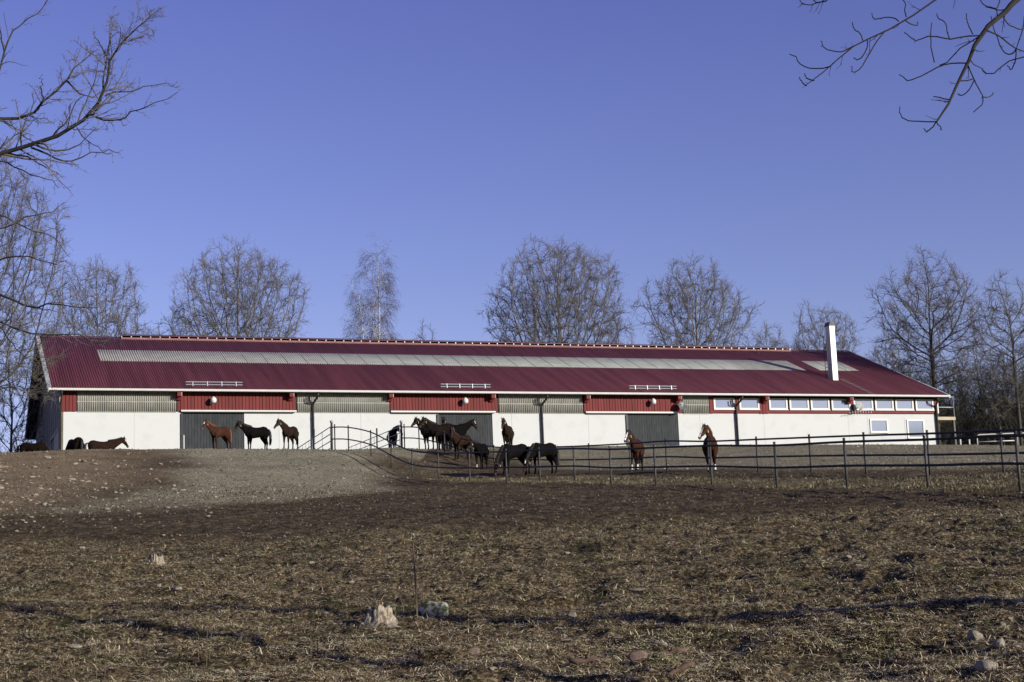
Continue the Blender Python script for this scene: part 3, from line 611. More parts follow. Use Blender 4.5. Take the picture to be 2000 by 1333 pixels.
def make_tree(name, seed, base, top, cr, stems, label, cat='tree', group=None, fork=.25, m0='bark', m1='bark_twig', spec=None, lean=0, spread=.95, r0=.28, stemw=.05, tw=.0145, cz=None, ax_y=None, cxo=0):
    """base point on the ground, top z, crown half-width cr"""
    rg = np.random.RandomState(seed); base = np.array(base, float); H_ = top-base[2]
    root = empty(name, base, label, cat, group)
    C = np.array([lean, 0, H_*(cz or .60)]); A = np.array([cr, cr*.9, H_-C[2]+.05])
    tk = Tubes(); tb = Tubes(); tt = Tubes(); K = stems
    an = np.arange(K)*2*math.pi/K+rg.uniform(0, 6.3); sp_ = spread*np.sqrt((np.arange(K)+.5)/K)[rg.permutation(K)]
    if K == 1: sp_[:] = .04
    D = np.stack([np.cos(an)*np.sin(sp_), np.sin(an)*np.sin(sp_), np.cos(sp_)], 1); D[:, 0] += lean*.02
    fk = fork*H_; fz = rg.uniform(.35, 1.0, K)*fk if K > 1 else np.array([0.])
    if K > 1:
        TP = paths(rg, np.zeros((1, 3)), np.array([[lean/H_*.5, 0, 1.]]), np.array([fk]), 6, .03, 0); tk.add(TP, np.linspace(r0*1.15, r0*.75, 6)[None], 9)
        S = np.stack([np.interp(fz, TP[0, :, 2], TP[0, :, j]) for j in range(3)], 1); rr = r0*rg.uniform(.4, .62, K)
    else: S = np.zeros((1, 3)); rr = np.array([r0])
    Ln = env_dist(S, D, C, A)*rg.uniform(.80, .97, K); P = paths(rg, S, D, Ln, 14, stemw, .012); R = rr[:, None]*(1-np.linspace(0, 1, 14)[None]**1.1*.93)
    tk.add(P, R, 7)
    sp_c = spec or [(9, .12, .75, .92, H_*.42, 9, .10, .05, 5), (8, .15, .72, .95, H_*.20, 6, .12, .06, 4), (8, .12, .70, .95, H_*.10, 4, .14, .05, 3), (5, .15, .65, .95, H_*.055, 3, .16, .03, 3)]
    crown(rg, P, R, C, A, sp_c, (tb, tb, tt), tw)
    tk.build('trunk', M[m0], root)
    if tb.g: tb.build('branches', M[m0], root)
    if tt.g: tt.build('twigs', M[m1], root)
    return root
def colonize(rg, C, A, H_, trunk_top, lean, nA, step, kill, zmin):
    u = rg.normal(size=(nA*4, 3)); u /= np.linalg.norm(u, axis=1, keepdims=True); u *= rg.rand(len(u), 1)**.42; at_ = C + u*A
    lob = .88+.12*np.sin(np.arctan2(u[:, 0], u[:, 2])*5+rg.uniform(0, 6))*np.sin(np.arctan2(u[:, 1], u[:, 0])*2+rg.uniform(0, 6)); at_ = C + u*A*lob[:, None]
    at_ = at_[at_[:, 2] > zmin][:int(nA*1.35)]
    n0 = max(4, int(trunk_top/step)); pos = [np.array([lean*(k/n0)**2*.3, 0, trunk_top*k/n0]) for k in range(n0+1)]; par = [-1]+list(range(n0)); pos = np.array(pos); par = list(par)
    d = np.linalg.norm(at_[:, None]-pos[None], axis=2); ni = d.argmin(1); nd = d.min(1)
    for it in range(170):
        if not len(at_): break
        v = at_-pos[ni]; v /= nd[:, None]+1e-9; acc = np.zeros_like(pos); np.add.at(acc, ni, v); act = np.unique(ni)
        dirs = acc[act]; dirs /= np.linalg.norm(dirs, axis=1, keepdims=True)+1e-9
        pp = np.array([par[i] for i in act]); pd = np.where((pp >= 0)[:, None], pos[act]-pos[np.maximum(pp, 0)], 0)/step
        dirs = dirs+pd*1.25+rg.normal(0, .10, dirs.shape); dirs[:, 2] += .08; dirs /= np.linalg.norm(dirs, axis=1, keepdims=True)+1e-9
        new = pos[act]+dirs*step; b0 = len(pos); pos = np.concatenate([pos, new]); par += list(act)
        d = np.linalg.norm(at_[:, None]-new[None], axis=2); j = d.argmin(1); dm = d[np.arange(len(at_)), j]; up_ = dm < nd; ni = np.where(up_, b0+j, ni); nd = np.where(up_, dm, nd)
        # attractors that stopped pulling are dropped so that no node grows for ever
        keep = (nd > kill) & (up_ | (rg.rand(len(at_)) > .12)); at_, ni, nd = at_[keep], ni[keep], nd[keep]
    return pos, np.array(par)
def round_tree(name, seed, base, top, cr, label, cat='tree', group=None, cz=.5, fork=.18, nA=1500, step=.36, kill=.48, m0='bark', m1='bark_twig', tw=.013, lean=0, tl=.85, fatness=1.0, pw=2.25, dens=3, zmin=None):
    rg = np.random.RandomState(seed); base = np.array(base, float); H_ = top-base[2]+.15; root = empty(name, base, label, cat, group)
    C = np.array([lean, 0, H_*cz]); A = np.array([cr*1.12, cr*.9, H_-H_*cz]); zm = H_*.16 if zmin is None else H_*zmin
    pos, par = colonize(rg, C, A, H_, H_*fork, lean, nA, step, kill, zm); n = len(pos); w_ = np.zeros(n); kids = np.zeros(n, int)
    for i in range(n-1, 0, -1):
        if kids[i] == 0: w_[i] = tw**pw*1.2
        w_[par[i]] += w_[i]; kids[par[i]] += 1
    r = np.maximum(w_, tw**pw)**(1/pw)*fatness; e = np.arange(1, n); P = np.stack([pos[par[e]], pos[e]], 1); Rr = np.stack([np.minimum(r[par[e]], r[e]*1.25), r[e]], 1)
    big = r[e] > .07; T1, T2, T3 = Tubes(), Tubes(), Tubes()
    if big.any(): T1.add(P[big], Rr[big], 8)
    T2.add(P[~big], Rr[~big], 4)
    thin = np.where(r[e] < tw*2.6)[0]; S = np.repeat(pos[e][thin], dens, 0); D = np.repeat((P[thin, 1]-P[thin, 0])/step, dens, 0)+rg.normal(0, .55, (len(thin)*dens, 3)); D[:, 2] += .12; D /= np.linalg.norm(D, axis=1, keepdims=True)
    L_ = tl*rg.uniform(.35, 1.1, len(S)); Q = paths(rg, S, D, L_, 3, .14, .06); T3.add(Q, np.linspace(tw*.95, tw*.55, 3)[None].repeat(len(S), 0), 3)
    S, D, _, _ = children(rg, Q, Q[:, :, 0]*0+tw, 2, .2, .65); T3.add(paths(rg, S, D, tl*.5*rg.uniform(.4, 1.1, len(S)), 2, .1, .03), np.full((len(S), 2), tw*.55), 3)
    if big.any(): T1.build('trunk', M[m0], root)
    T2.build('branches', M[m0], root); T3.build('twigs', M[m1], root); return root
def round_px(seed, px, Y, topy, halfpx, label, **kw):
    xx = at(px, 880, Y)[0]; b = on_ground_Y(px, Y) if Y < 125 else Vector((xx, Y, float(tps(np.array([np.clip(xx, -120, 120)]), np.array([min(Y, 185)]))[0])))
    return round_tree('bare_tree', seed, b, at(px, topy, Y)[2], halfpx/F*Y, label, **kw)
def tree_px(name, seed, px, Y, topy, halfpx, label, **kw):
    b = on_ground_Y(px, Y) if Y < 125 else Vector((at(px, 880, Y)[0], Y, float(tps(np.array([np.clip(at(px, 880, Y)[0], -120, 120)]), np.array([min(Y, 185)]))[0])))
    zt = at(px, topy, Y)[2]; return make_tree(name, seed, b, zt, halfpx/F*Y, kw.pop('stems', 5), label, **kw)
G1 = 'bare trees behind the barn roof'
round_px(11, 192, 135, 503, 108, 'small round bare tree behind the left end of the barn roof', group=G1, cz=.68, zmin=.36, nA=1250, fork=.30)
round_px(12, 466, 138, 456, 143, 'broad bare tree behind the roof, left of the birch', group=G1, cz=.62, zmin=.34, nA=2100, fork=.26)
round_px(14, 1100, 140, 452, 138, 'largest rounded bare tree clump rising over the middle of the roof', group=G1, cz=.64, zmin=.32, nA=2300, fork=.22)
round_px(15, 1218, 150, 592, 44, 'low bare tree at the right foot of the largest rounded tree', group=G1, nA=420)
round_px(16, 1372, 140, 494, 110, 'open bare tree with forked stems behind the right half of the roof', group=G1, cz=.66, zmin=.36, nA=1150, fork=.34, dens=3)
round_px(17, 1620, 150, 586, 80, 'bare tree directly behind the white chimney', group=G1, cz=.62, nA=1000)
round_px(18, 1512, 160, 622, 66, 'low twiggy bare tree between the forked tree and the chimney', group=G1, cz=.6, nA=600)
round_px(19, 838, 150, 612, 34, 'small bare treetop just right of the birch', group=G1, cz=.6, nA=260)
round_px(20, 312, 150, 616, 40, 'low bare treetop between the two left trees', group=G1, nA=260)
GR = 'bare trees right of the barn'
round_px(21, 1835, 126, 490, 118, 'tall single-stemmed bare oak right of the barn gable', group=GR, cz=.62, nA=820, fork=.5, m0='bark_dark', zmin=.2, dens=3)
round_px(22, 1998, 120, 520, 78, 'bare oak at the right edge of the wood', group=GR, cz=.55, nA=620, fork=.5, m0='bark_dark', dens=3)
round_px(23, 1745, 150, 640, 58, 'low bare tree left of the tall oak', group=GR, nA=600)
round_px(24, 1925, 150, 640, 50, 'middle-sized bare tree between the tall oak and the edge oak', group=GR, nA=300, m0='bark_dark')
# birch
tree_px('birch_tree', 31, 738, 140, 446, 74, 'slender white-stemmed birch with drooping purple twigs behind the roof', stems=3, cz=.30, fork=.1, r0=.26, spread=.10, m0='bark_birch', m1='birch_twig', stemw=.012,
        spec=[(24, .18, .7, .95, 4.2, 7, .07, .03, 4), (9, .2, .7, 1.0, 2.6, 5, .10, -.16, 3), (8, .1, .55, 1.2, 1.7, 5, .08, -.34, 3), (3, .2, .5, 1.0, .8, 3, .08, -.25, 3)], tw=.006)
# left border trees
G2 = 'bare trees at the left edge'
round_px(41, -45, 76, 262, 180, 'dense twiggy bare tree filling the left edge beside the barn gable', group=G2, cz=.50, nA=2600, step=.34, kill=.46, m0='bark_dark', tw=.009, tl=.6, dens=4)
round_px(42, 18, 112, 640, 75, 'low pale green bare tree seen under the left gable overhang', group=G2, cz=.5, nA=900, step=.36, kill=.5, tl=.6)
# wood on the right: individual trees sharing four meshes
protos = []
for k in range(4):
    r = round_tree('wood_tree', 60+k, (0, 0, 0), 7.6+.5*k, 2.7+.4*k, 'bare tree of the dark wood', fork=.35, m0='bark_wood', m1='bark_wood', cz=.55, nA=260, step=.45, kill=.6, tw=.012)
    protos.append(r)
rg = random.Random(5); spots = []
for i in range(50):
    Y = rg.uniform(132, 185); px = rg.uniform(1760, 2080) if i < 40 else rg.uniform(1400, 1720); spots.append((px, Y))
LW = 'bare tree of the dark wood behind the right end of the barn'; LX = 'low bare treetop of the far row showing over the right half of the roof'
for i, (px, Y) in enumerate(spots):
    r = protos[i % 4]; x = float(at(px, 880, Y)[0]); z = float(tps(np.array([x]), np.array([Y]))[0])
    if i < 4: o = r
    else:
        o = r.copy(); COL.objects.link(o)
        for c in r.children:
            if c.parent == r: d = c.copy(); COL.objects.link(d); d.parent = o
    o.location = (x, Y, z-.2); o.rotation_euler = (0, 0, rg.uniform(0, 6.28)); s = rg.uniform(.8, 1.15)*(1 if i < 40 else .95); o.scale = (s, s, s*rg.uniform(.9, 1.1)); tag(o, LW if i < 40 else LX, 'tree', 'trees of the dark wood' if i < 40 else 'low treetops over the right half of the roof')
# undergrowth of the wood
def brush(name, x0, x1, y0, y1, n, h, m, label, seed, zoff=0):
    rg = np.random.RandomState(seed); x = rg.uniform(x0, x1, n); y = rg.uniform(y0, y1, n); z = tps(x, y); S = np.stack([x, y, z], 1)
    D = rg.normal(0, .35, (n, 3)); D[:, 2] = 1; D /= np.linalg.norm(D, axis=1, keepdims=True); Ln = h*rg.uniform(.4, 1, n)
    t = Tubes(); P = paths(rg, S, D, Ln, 5, .15, .05); R = np.linspace(.05, .012, 5)[None].repeat(n, 0); t.add(P, R, 3)
    S, D, Rr, tt_ = children(rg, P, R, 7, .1, .8); Ln = np.full(len(S), h*.35)*rg.uniform(.4, 1, len(S)); P2 = paths(rg, S, D, Ln, 3, .2, .05); R2 = np.linspace(.02, .01, 3)[None].repeat(len(S), 0); t.add(P2, R2, 3)
    S, D, Rr, tt_ = children(rg, P2, R2, 3, .1, .8); Ln = np.full(len(S), h*.16)*rg.uniform(.4, 1, len(S)); P3 = paths(rg, S, D, Ln, 3, .2, .05); R3 = np.linspace(.016, .008, 3)[None].repeat(len(S), 0); t.add(P3, R3, 3)
    o = t.build(name, m); return tag(o, label, 'undergrowth', kind='stuff')
brush('wood_undergrowth', 34, 75, 130, 175, 2600, 5.2, M['bark_wood'], 'dark tangled undergrowth of the wood right of the barn', 3)
# wooded hill behind
hx = np.linspace(25, 160, 40); hy = np.linspace(178, 420, 30); HX, HY = np.meshgrid(hx, hy)
HZ = 9 + 9*sstep(178, 300, HY)*sstep(30, 75, HX) + 3*fbm(HX*.06, HY*.06, 3); i = np.arange(29)[:, None]*40+np.arange(39)[None]
tag(link('hill', mesh_np('hill', np.stack([HX, HY, HZ], -1).reshape(-1, 3), np.stack([i, i+1, i+41, i+40], -1).reshape(-1, 4)), mat('wooded_hill', (.035,.033,.026), (.06,.053,.04), .4, .95, .3, 1.5)), kind='structure')
brush('hill_wood', 36, 120, 178, 250, 2400, 7.0, M['bark_wood'], 'far dark wood covering the hill at the right edge', 4)

# added unseen slope behind the camera, kept dark to block the low sky light
va = np.radians(np.linspace(62, 298, 90)); vr = np.array([95, 130, 170, 220, 300.]); VZ = np.array([-3., 6, 20, 34, 46.])
VX = np.sin(va)[:, None]*vr; VY = np.cos(va)[:, None]*vr; VH = VZ[None]*(.72+.4*fbm(VX*.02+5, VY*.02+5, 3)) ; i = np.arange(89)[:, None]*5+np.arange(4)[None]
tag(link('hill', mesh_np('hill', np.stack([VX, VY, VH], -1).reshape(-1, 3), np.stack([i, i+5, i+6, i+1], -1).reshape(-1, 4)), mat('added_sky_blocker', (.03,.035,.02), (.06,.06,.04), .3, .95, .5, 1.2)), kind='structure')  # this hill is the added sky blocker, never in view

# traced limbs of the near trees: pixel polylines at a depth, with side twigs grown off them
def limb_tree(name, seed, Y, trunk, limbs, label, twigs, m0='bark_dark', m1='bark_twig', tw=.006, shrink=1.0, group=None, tmul=1, floor=.004, crook=.012):
    rg = np.random.RandomState(seed)
    bx, bpx = trunk[0], None
    tp = [np.array(q) if len(q) == 3 else at(q[0], q[1], Y) for q in trunk[1]]; base = np.array([tp[0][0], tp[0][1], gz(tp[0][0], tp[0][1])-.3]); pts = [base]+tp
    root = empty(name, base, label, 'tree', group); tk = Tubes(); k = len(pts); limbs = [(max(a*shrink, floor*1.35), max(b*shrink, floor), c, d) for a, b, c, d in limbs]
    tk.add((np.array(pts)-base)[None], np.linspace(trunk[0], trunk[0]*.45, k)[None], 12)
    tb = Tubes(); tt = Tubes()
    for L in limbs:
        r0, r1, dY, pl = L; n = len(pl); P = np.array([at(px, py, Y+dY*j/(n-1)) for j, (px, py) in enumerate(pl)])
        # densify with a smooth curve
        ks = 12; q = np.linspace(0, n-1, ks); i0 = np.minimum(q.astype(int), n-2); f = (q-i0)[:, None]
        Pm = P[np.maximum(i0-1, 0)]; Pa = P[i0]; Pb_ = P[i0+1]; Pn = P[np.minimum(i0+2, n-1)]
        C = .5*(2*Pa+(Pb_-Pm)*f+(2*Pm-5*Pa+4*Pb_-Pn)*f**2+(-Pm+3*Pa-3*Pb_+Pn)*f**3)
        C += rg.normal(0, crook, C.shape)*(np.linspace(0, 1, ks)[:, None]); C -= base
        ln = np.linalg.norm(np.diff(C, axis=0), axis=1).sum(); R = np.linspace(r0, r1, ks)
        tb.add(C[None], R[None], 7)
        P_, R_ = C[None], R[None]
        for (per_m, t0, ang, lf, kk, wig, up, n_) in twigs:
            lens = np.linalg.norm(np.diff(P_, axis=1), axis=2).sum(1).mean(); m = max(1, int(round(per_m*lens*tmul)))
            S, D, Rr, t = children(rg, P_, R_, m, t0, ang); Ln = lf*lens*(1-.6*t)*rg.uniform(.4, 1.1, len(S))
            P_ = paths(rg, S, D, Ln, kk, wig, up); rr = np.maximum(np.minimum(Rr*.6, .004+.012*Ln), tw); R_ = rr[:, None]*(1-np.linspace(0, 1, kk)[None]*.6)
            tt.add(P_, R_, n_)
    tk.build('trunk', M[m0], root); tb.build('branches', M[m0], root); tt.build('twigs', M[m1], root)
OAK = [(4.6, .12, .8, .30, 7, .20, .03, 4), (6.5, .12, .85, .42, 5, .24, .04, 3), (9, .15, .85, .5, 3, .24, .03, 3)]
limb_tree('oak_tree', 71, 40, (.30, [(-190, 700), (-175, 480), (-165, 330), (-150, 180), (-130, 20), (-110, -150)]), [
    (.085, .012, -1.5, [(-168,360),(-60,325),(0,300),(60,285),(140,252),(175,220),(205,180),(212,130),(232,95),(262,60),(285,30)]),
    (.07, .010, 1.5, [(-160,260),(-70,235),(0,232),(60,225),(90,195),(130,160),(150,125),(185,100)]),
    (.035, .008, 1, [(60,288),(90,300),(120,315),(150,312),(185,298),(215,292),(232,297)]),
    (.032, .008, -1, [(178,225),(205,235),(240,232),(262,215),(300,205),(350,180)]),
    (.024, .007, .8, [(205,188),(225,180),(260,180),(290,168),(325,162),(345,172)]),
    (.024, .007, .8, [(212,118),(200,95),(190,75),(183,58)]),
    (.03, .008, .8, [(-60,328),(0,314),(35,330),(70,345),(100,352),(112,372)]),
    (.022, .006, .8, [(150,250),(165,270),(190,290),(212,300)]),
    (.024, .006, .5, [(85,192),(80,170),(82,150)]),
    (.03, .007, 1, [(130,158),(160,185),(190,188),(215,175)]),
    ], 'near oak at the left edge with dark crooked limbs reaching into the sky', OAK, group=G2, tmul=1.25, tw=.0060, shrink=.85, crook=.04, m0='bark_black')
limb_tree('oak_tree', 72, 46, (.20, [(-120, 760), (-110, 620), (-100, 500), (-90, 360), (-70, 120), (-50, -60)]), [
    (.060, .010, -1.5, [(-105,560),(-40,560),(20,585),(60,600),(100,596),(150,602),(190,598)]),
    (.050, .010, 1, [(-108,610),(-50,612),(0,628),(50,650),(110,655),(150,655),(200,672),(240,665)]),
    (.035, .008, 1, [(-50,610),(0,640),(20,668),(40,690),(60,706)]),
    (.030, .007, 1, [(-100,700),(-30,705),(20,712),(60,722)]),
    (.045, .009, 1, [(-95,470),(-30,455),(20,440),(60,420),(100,415),(125,395)]),
    (.04, .009, 1, [(-92,400),(-30,410),(20,430),(60,450),(110,470),(130,500)]),
    (.04, .009, -1, [(-100,520),(-30,520),(20,500),(70,505),(110,520),(130,510)]),
    (.045, .012, .5, [(-60,180),(-10,160),(5,110),(20,70),(40,45),(75,22),(95,-10)]),
    (.03, .008, .5, [(8,100),(0,60),(-5,20),(5,-10)]),
    ], 'second near oak at the left edge, its low limb crossing the barn roof corner', OAK, group=G2, tmul=.8, tw=.006, shrink=.8, crook=.04, m0='bark_black')
ASH = [(1.6, .2, .75, .22, 6, .10, .07, 5), (1.2, .3, .8, .35, 4, .10, .06, 4)]
limb_tree('ash_tree', 73, 15.8, (.14, [(8.9, 11.6, 1.0), (8.6, 12.5, 3.0), (7.8, 14.2, 5.0), (6.95, 15.7, 6.3), (6.5, 16.4, 8.0), (6.3, 16.9, 10.0)]), [
    (.075, .016, 0, [(2320,20),(2220,-60),(2080,-70),(2010,-20),(1976,5),(1975,18),(1948,32),(1915,70),(1898,100),(1890,125),(1868,170),(1850,205),(1828,238)]),
    (.022, .008, .3, [(2100,-75),(1990,-120),(1900,-60),(1828,0),(1760,45),(1700,75),(1660,95),(1622,130),(1575,168)]),
    (.010, .0045, .2, [(1622,130),(1605,134),(1577,133),(1560,122),(1556,112),(1542,107)]),
    (.007, .0045, .1, [(1575,168),(1567,162),(1561,151)]),
    (.007, .0045, .1, [(1590,158),(1576,153),(1571,143)]),
    (.009, .0045, .1, [(1665,92),(1645,101),(1628,101),(1608,92),(1605,80)]),
    (.008, .0045, .1, [(1685,79),(1680,66),(1668,56),(1664,44)]),
    (.008, .0045, .1, [(1694,76),(1694,92),(1685,110),(1676,117),(1667,114)]),
    (.008, .004, .1, [(1728,62),(1710,85),(1695,112),(1680,135),(1665,142),(1664,130)]),
    (.008, .0045, .1, [(1755,42),(1745,35),(1725,35),(1708,38),(1702,24)]),
    (.007, .0045, .1, [(1768,40),(1778,47),(1790,50),(1792,43)]),
    (.008, .0045, .1, [(1770,33),(1767,20),(1768,10),(1760,-5)]),
    (.014, .006, .2, [(1912,70),(1880,72),(1855,77),(1835,72),(1808,72),(1790,81),(1776,72),(1766,64)]),
    (.014, .006, .2, [(1890,124),(1860,124),(1835,130),(1808,144),(1776,158),(1767,153),(1758,145)]),
    (.009, .0045, .2, [(1912,72),(1890,86),(1872,98),(1855,118),(1835,130)]),
    (.009, .0045, .2, [(1828,238),(1800,238),(1770,235),(1758,225),(1757,208)]),
    (.009, .0045, .2, [(1828,238),(1822,248),(1811,257),(1804,252)]),
    (.009, .0045, .1, [(1828,238),(1834,246),(1840,255)]),
    (.009, .0045, .1, [(1853,195),(1838,192),(1822,189)]),
    (.010, .0045, .2, [(1890,126),(1902,155),(1912,175),(1920,190),(1918,205),(1902,220)]),
    (.008, .0045, .2, [(1920,190),(1932,190),(1940,183)]),
    (.008, .0045, .2, [(1873,158),(1890,158),(1903,154),(1895,172),(1880,186),(1868,183)]),
    (.008, .0045, .1, [(1855,77),(1850,62),(1846,45),(1835,38),(1829,27)]),
    (.007, .0045, .1, [(1825,122),(1820,100),(1818,75),(1819,45)]),
    (.007, .0045, .1, [(1900,67),(1890,45),(1887,27)]),
    (.016, .006, .3, [(1928,60),(1950,70),(1970,85),(1985,95),(2010,100),(2060,70)]),
    (.010, .005, .3, [(1985,95),(1978,105),(1965,105),(1955,92),(1948,70),(1940,55),(1935,30)]),
    (.010, .005, .3, [(2060,90),(2000,112),(1975,118),(1955,132),(1938,145),(1925,143),(1917,135)]),
    (.010, .005, .3, [(1985,95),(1983,120),(1975,135),(1968,128)]),
    (.010, .005, .3, [(2040,-10),(2005,20),(1997,60),(1985,95)]),
    (.009, .0045, .1, [(1948,33),(1945,18),(1925,12),(1915,0),(1905,-15)]),
    (.009, .0045, .1, [(1960,35),(1972,50),(1995,57),(2020,50)]),
    (.009, .0045, .1, [(1945,20),(1952,5),(1955,-8)]),
    (.010, .005, .1, [(1980,-60),(1700,-55),(1620,0),(1600,4),(1580,11),(1565,5),(1560,-8)]),
    (.010, .005, .1, [(1610,2),(1595,5),(1585,-4)]),
    ], 'ash tree off the right edge, its bare drooping branch tips hanging in the sky', [(4.5, .12, .95, .11, 4, .22, .06, 3), (4, .3, .9, .4, 3, .25, .06, 3)], m0='bark_black', m1='bark_black', tw=.0036, shrink=.58, floor=.0052, crook=.005)
# the rest of that row of trees stands behind the photographer and shades the field
for k, (x, y, tz, cr, sd) in enumerate(((34, 1, 11, 5, 81), (13, -10, 9, 4, 82), (20, -14, 10, 4.5, 83))):
    make_tree('hedgerow_tree', sd, (x, y, gz(x, y)-.2), tz, cr, 4, 'bare hedgerow tree outside the frame, %s' % ('beside the leaning trunk', 'nearest behind the photographer', 'furthest behind the photographer')[k], group='hedgerow trees outside the frame', r0=.25, fork=.3,
              spec=[(8, .12, .75, .92, 5, 7, .1, .05, 4), (6, .15, .72, .95, 2.4, 4, .12, .05, 3)])
# a dead tree leaning out of that row; it throws the long bar of shade across the field
lt = MB().tube([(0, 0, -.3), (-1.5, -1.65, 3.0), (-3.0, -3.3, 6.0), (-4.3, -4.6, 8.5), (-5.5, -5.9, 10.8)], [.40, .33, .27, .17, .06], 12)
lt.tube([(-2.2, -2.5, 4.5), (-3.6, -2.6, 5.2), (-4.8, -2.9, 5.6)], [.12, .07, .03], 8).tube([(-3.4, -3.7, 6.8), (-3.1, -4.9, 7.6), (-3.4, -5.9, 8.2)], [.10, .06, .02], 8)
lt = lt.build('leaning_trunk', M['bark_dark'], None, True)
lt.location = (23.5, 13.05, gz(23.5, 13.05)); tag(lt, 'long dead trunk leaning out of the hedgerow outside the frame', 'trunk')

# ------------------------------------------------------------------ horses
def loft(rings, n=14):
    """rings: (center Vector, side Vector*hw, up Vector*hh)"""
    vs = []; k = len(rings)
    for c, s, u in rings:
        for j in range(n): a = 2*math.pi*j/n; vs.append(c+s*math.cos(a)+u*math.sin(a))
    fs = [(i*n+j, i*n+(j+1) % n, (i+1)*n+(j+1) % n, (i+1)*n+j) for i in range(k-1) for j in range(n)]
    fs += [tuple(range(n))[::-1], tuple((k-1)*n+j for j in range(n))]; return vs, fs
HM = {}
def coat_mat():
    m = bpy.data.materials.new('horse_coat'); m.use_nodes = True; t = m.node_tree; L = t.links.new; b = t.nodes['Principled BSDF']
    a = N(t, 'ShaderNodeAttribute', attribute_name='coat'); tc = N(t, 'ShaderNodeTexCoord'); n = N(t, 'ShaderNodeTexNoise'); n.inputs['Scale'].default_value = 6; n.inputs['Detail'].default_value = 5; L(tc.outputs['Object'], n.inputs[0])
    r = N(t, 'ShaderNodeMapRange'); r.inputs[1].default_value = .3; r.inputs[2].default_value = .7; r.inputs[3].default_value = .75; r.inputs[4].default_value = 1.25; L(n.outputs[0], r.inputs[0])
    v = N(t, 'ShaderNodeVectorMath', operation='SCALE'); L(a.outputs['Color'], v.inputs[0]); L(r.outputs[0], v.inputs['Scale']); L(v.outputs[0], b.inputs['Base Color'])
    b.inputs['Roughness'].default_value = .75; b.inputs['Specular IOR Level'].default_value = .03
    n2 = N(t, 'ShaderNodeTexNoise'); n2.inputs['Scale'].default_value = 3.5; n2.inputs['Detail'].default_value = 3; L(tc.outputs['Object'], n2.inputs[0]); bp = N(t, 'ShaderNodeBump'); bp.inputs['Distance'].default_value = .03; L(n2.outputs[0], bp.inputs['Height']); L(bp.outputs[0], b.inputs['Normal'])
    return m
COAT = coat_mat()
HAIR = {'black': mat('black_horse_hair', (.012,.010,.009), (.022,.018,.015), 20, .6), 'brown': mat('dark_brown_horse_hair', (.035,.02,.014), (.02,.013,.01), 20, .6), 'ginger': mat('ginger_horse_hair', (.17,.06,.025), (.12,.04,.018), 20, .6)}
HALT = mat('pale_halter_webbing', (.17,.10,.10), (.13,.08,.08), 20, .7); TAGM = mat('pale_yellow_halter_tag', (.60,.52,.26)); EYE = mat('horse_eye', (.01,.008,.007), rough=.15)
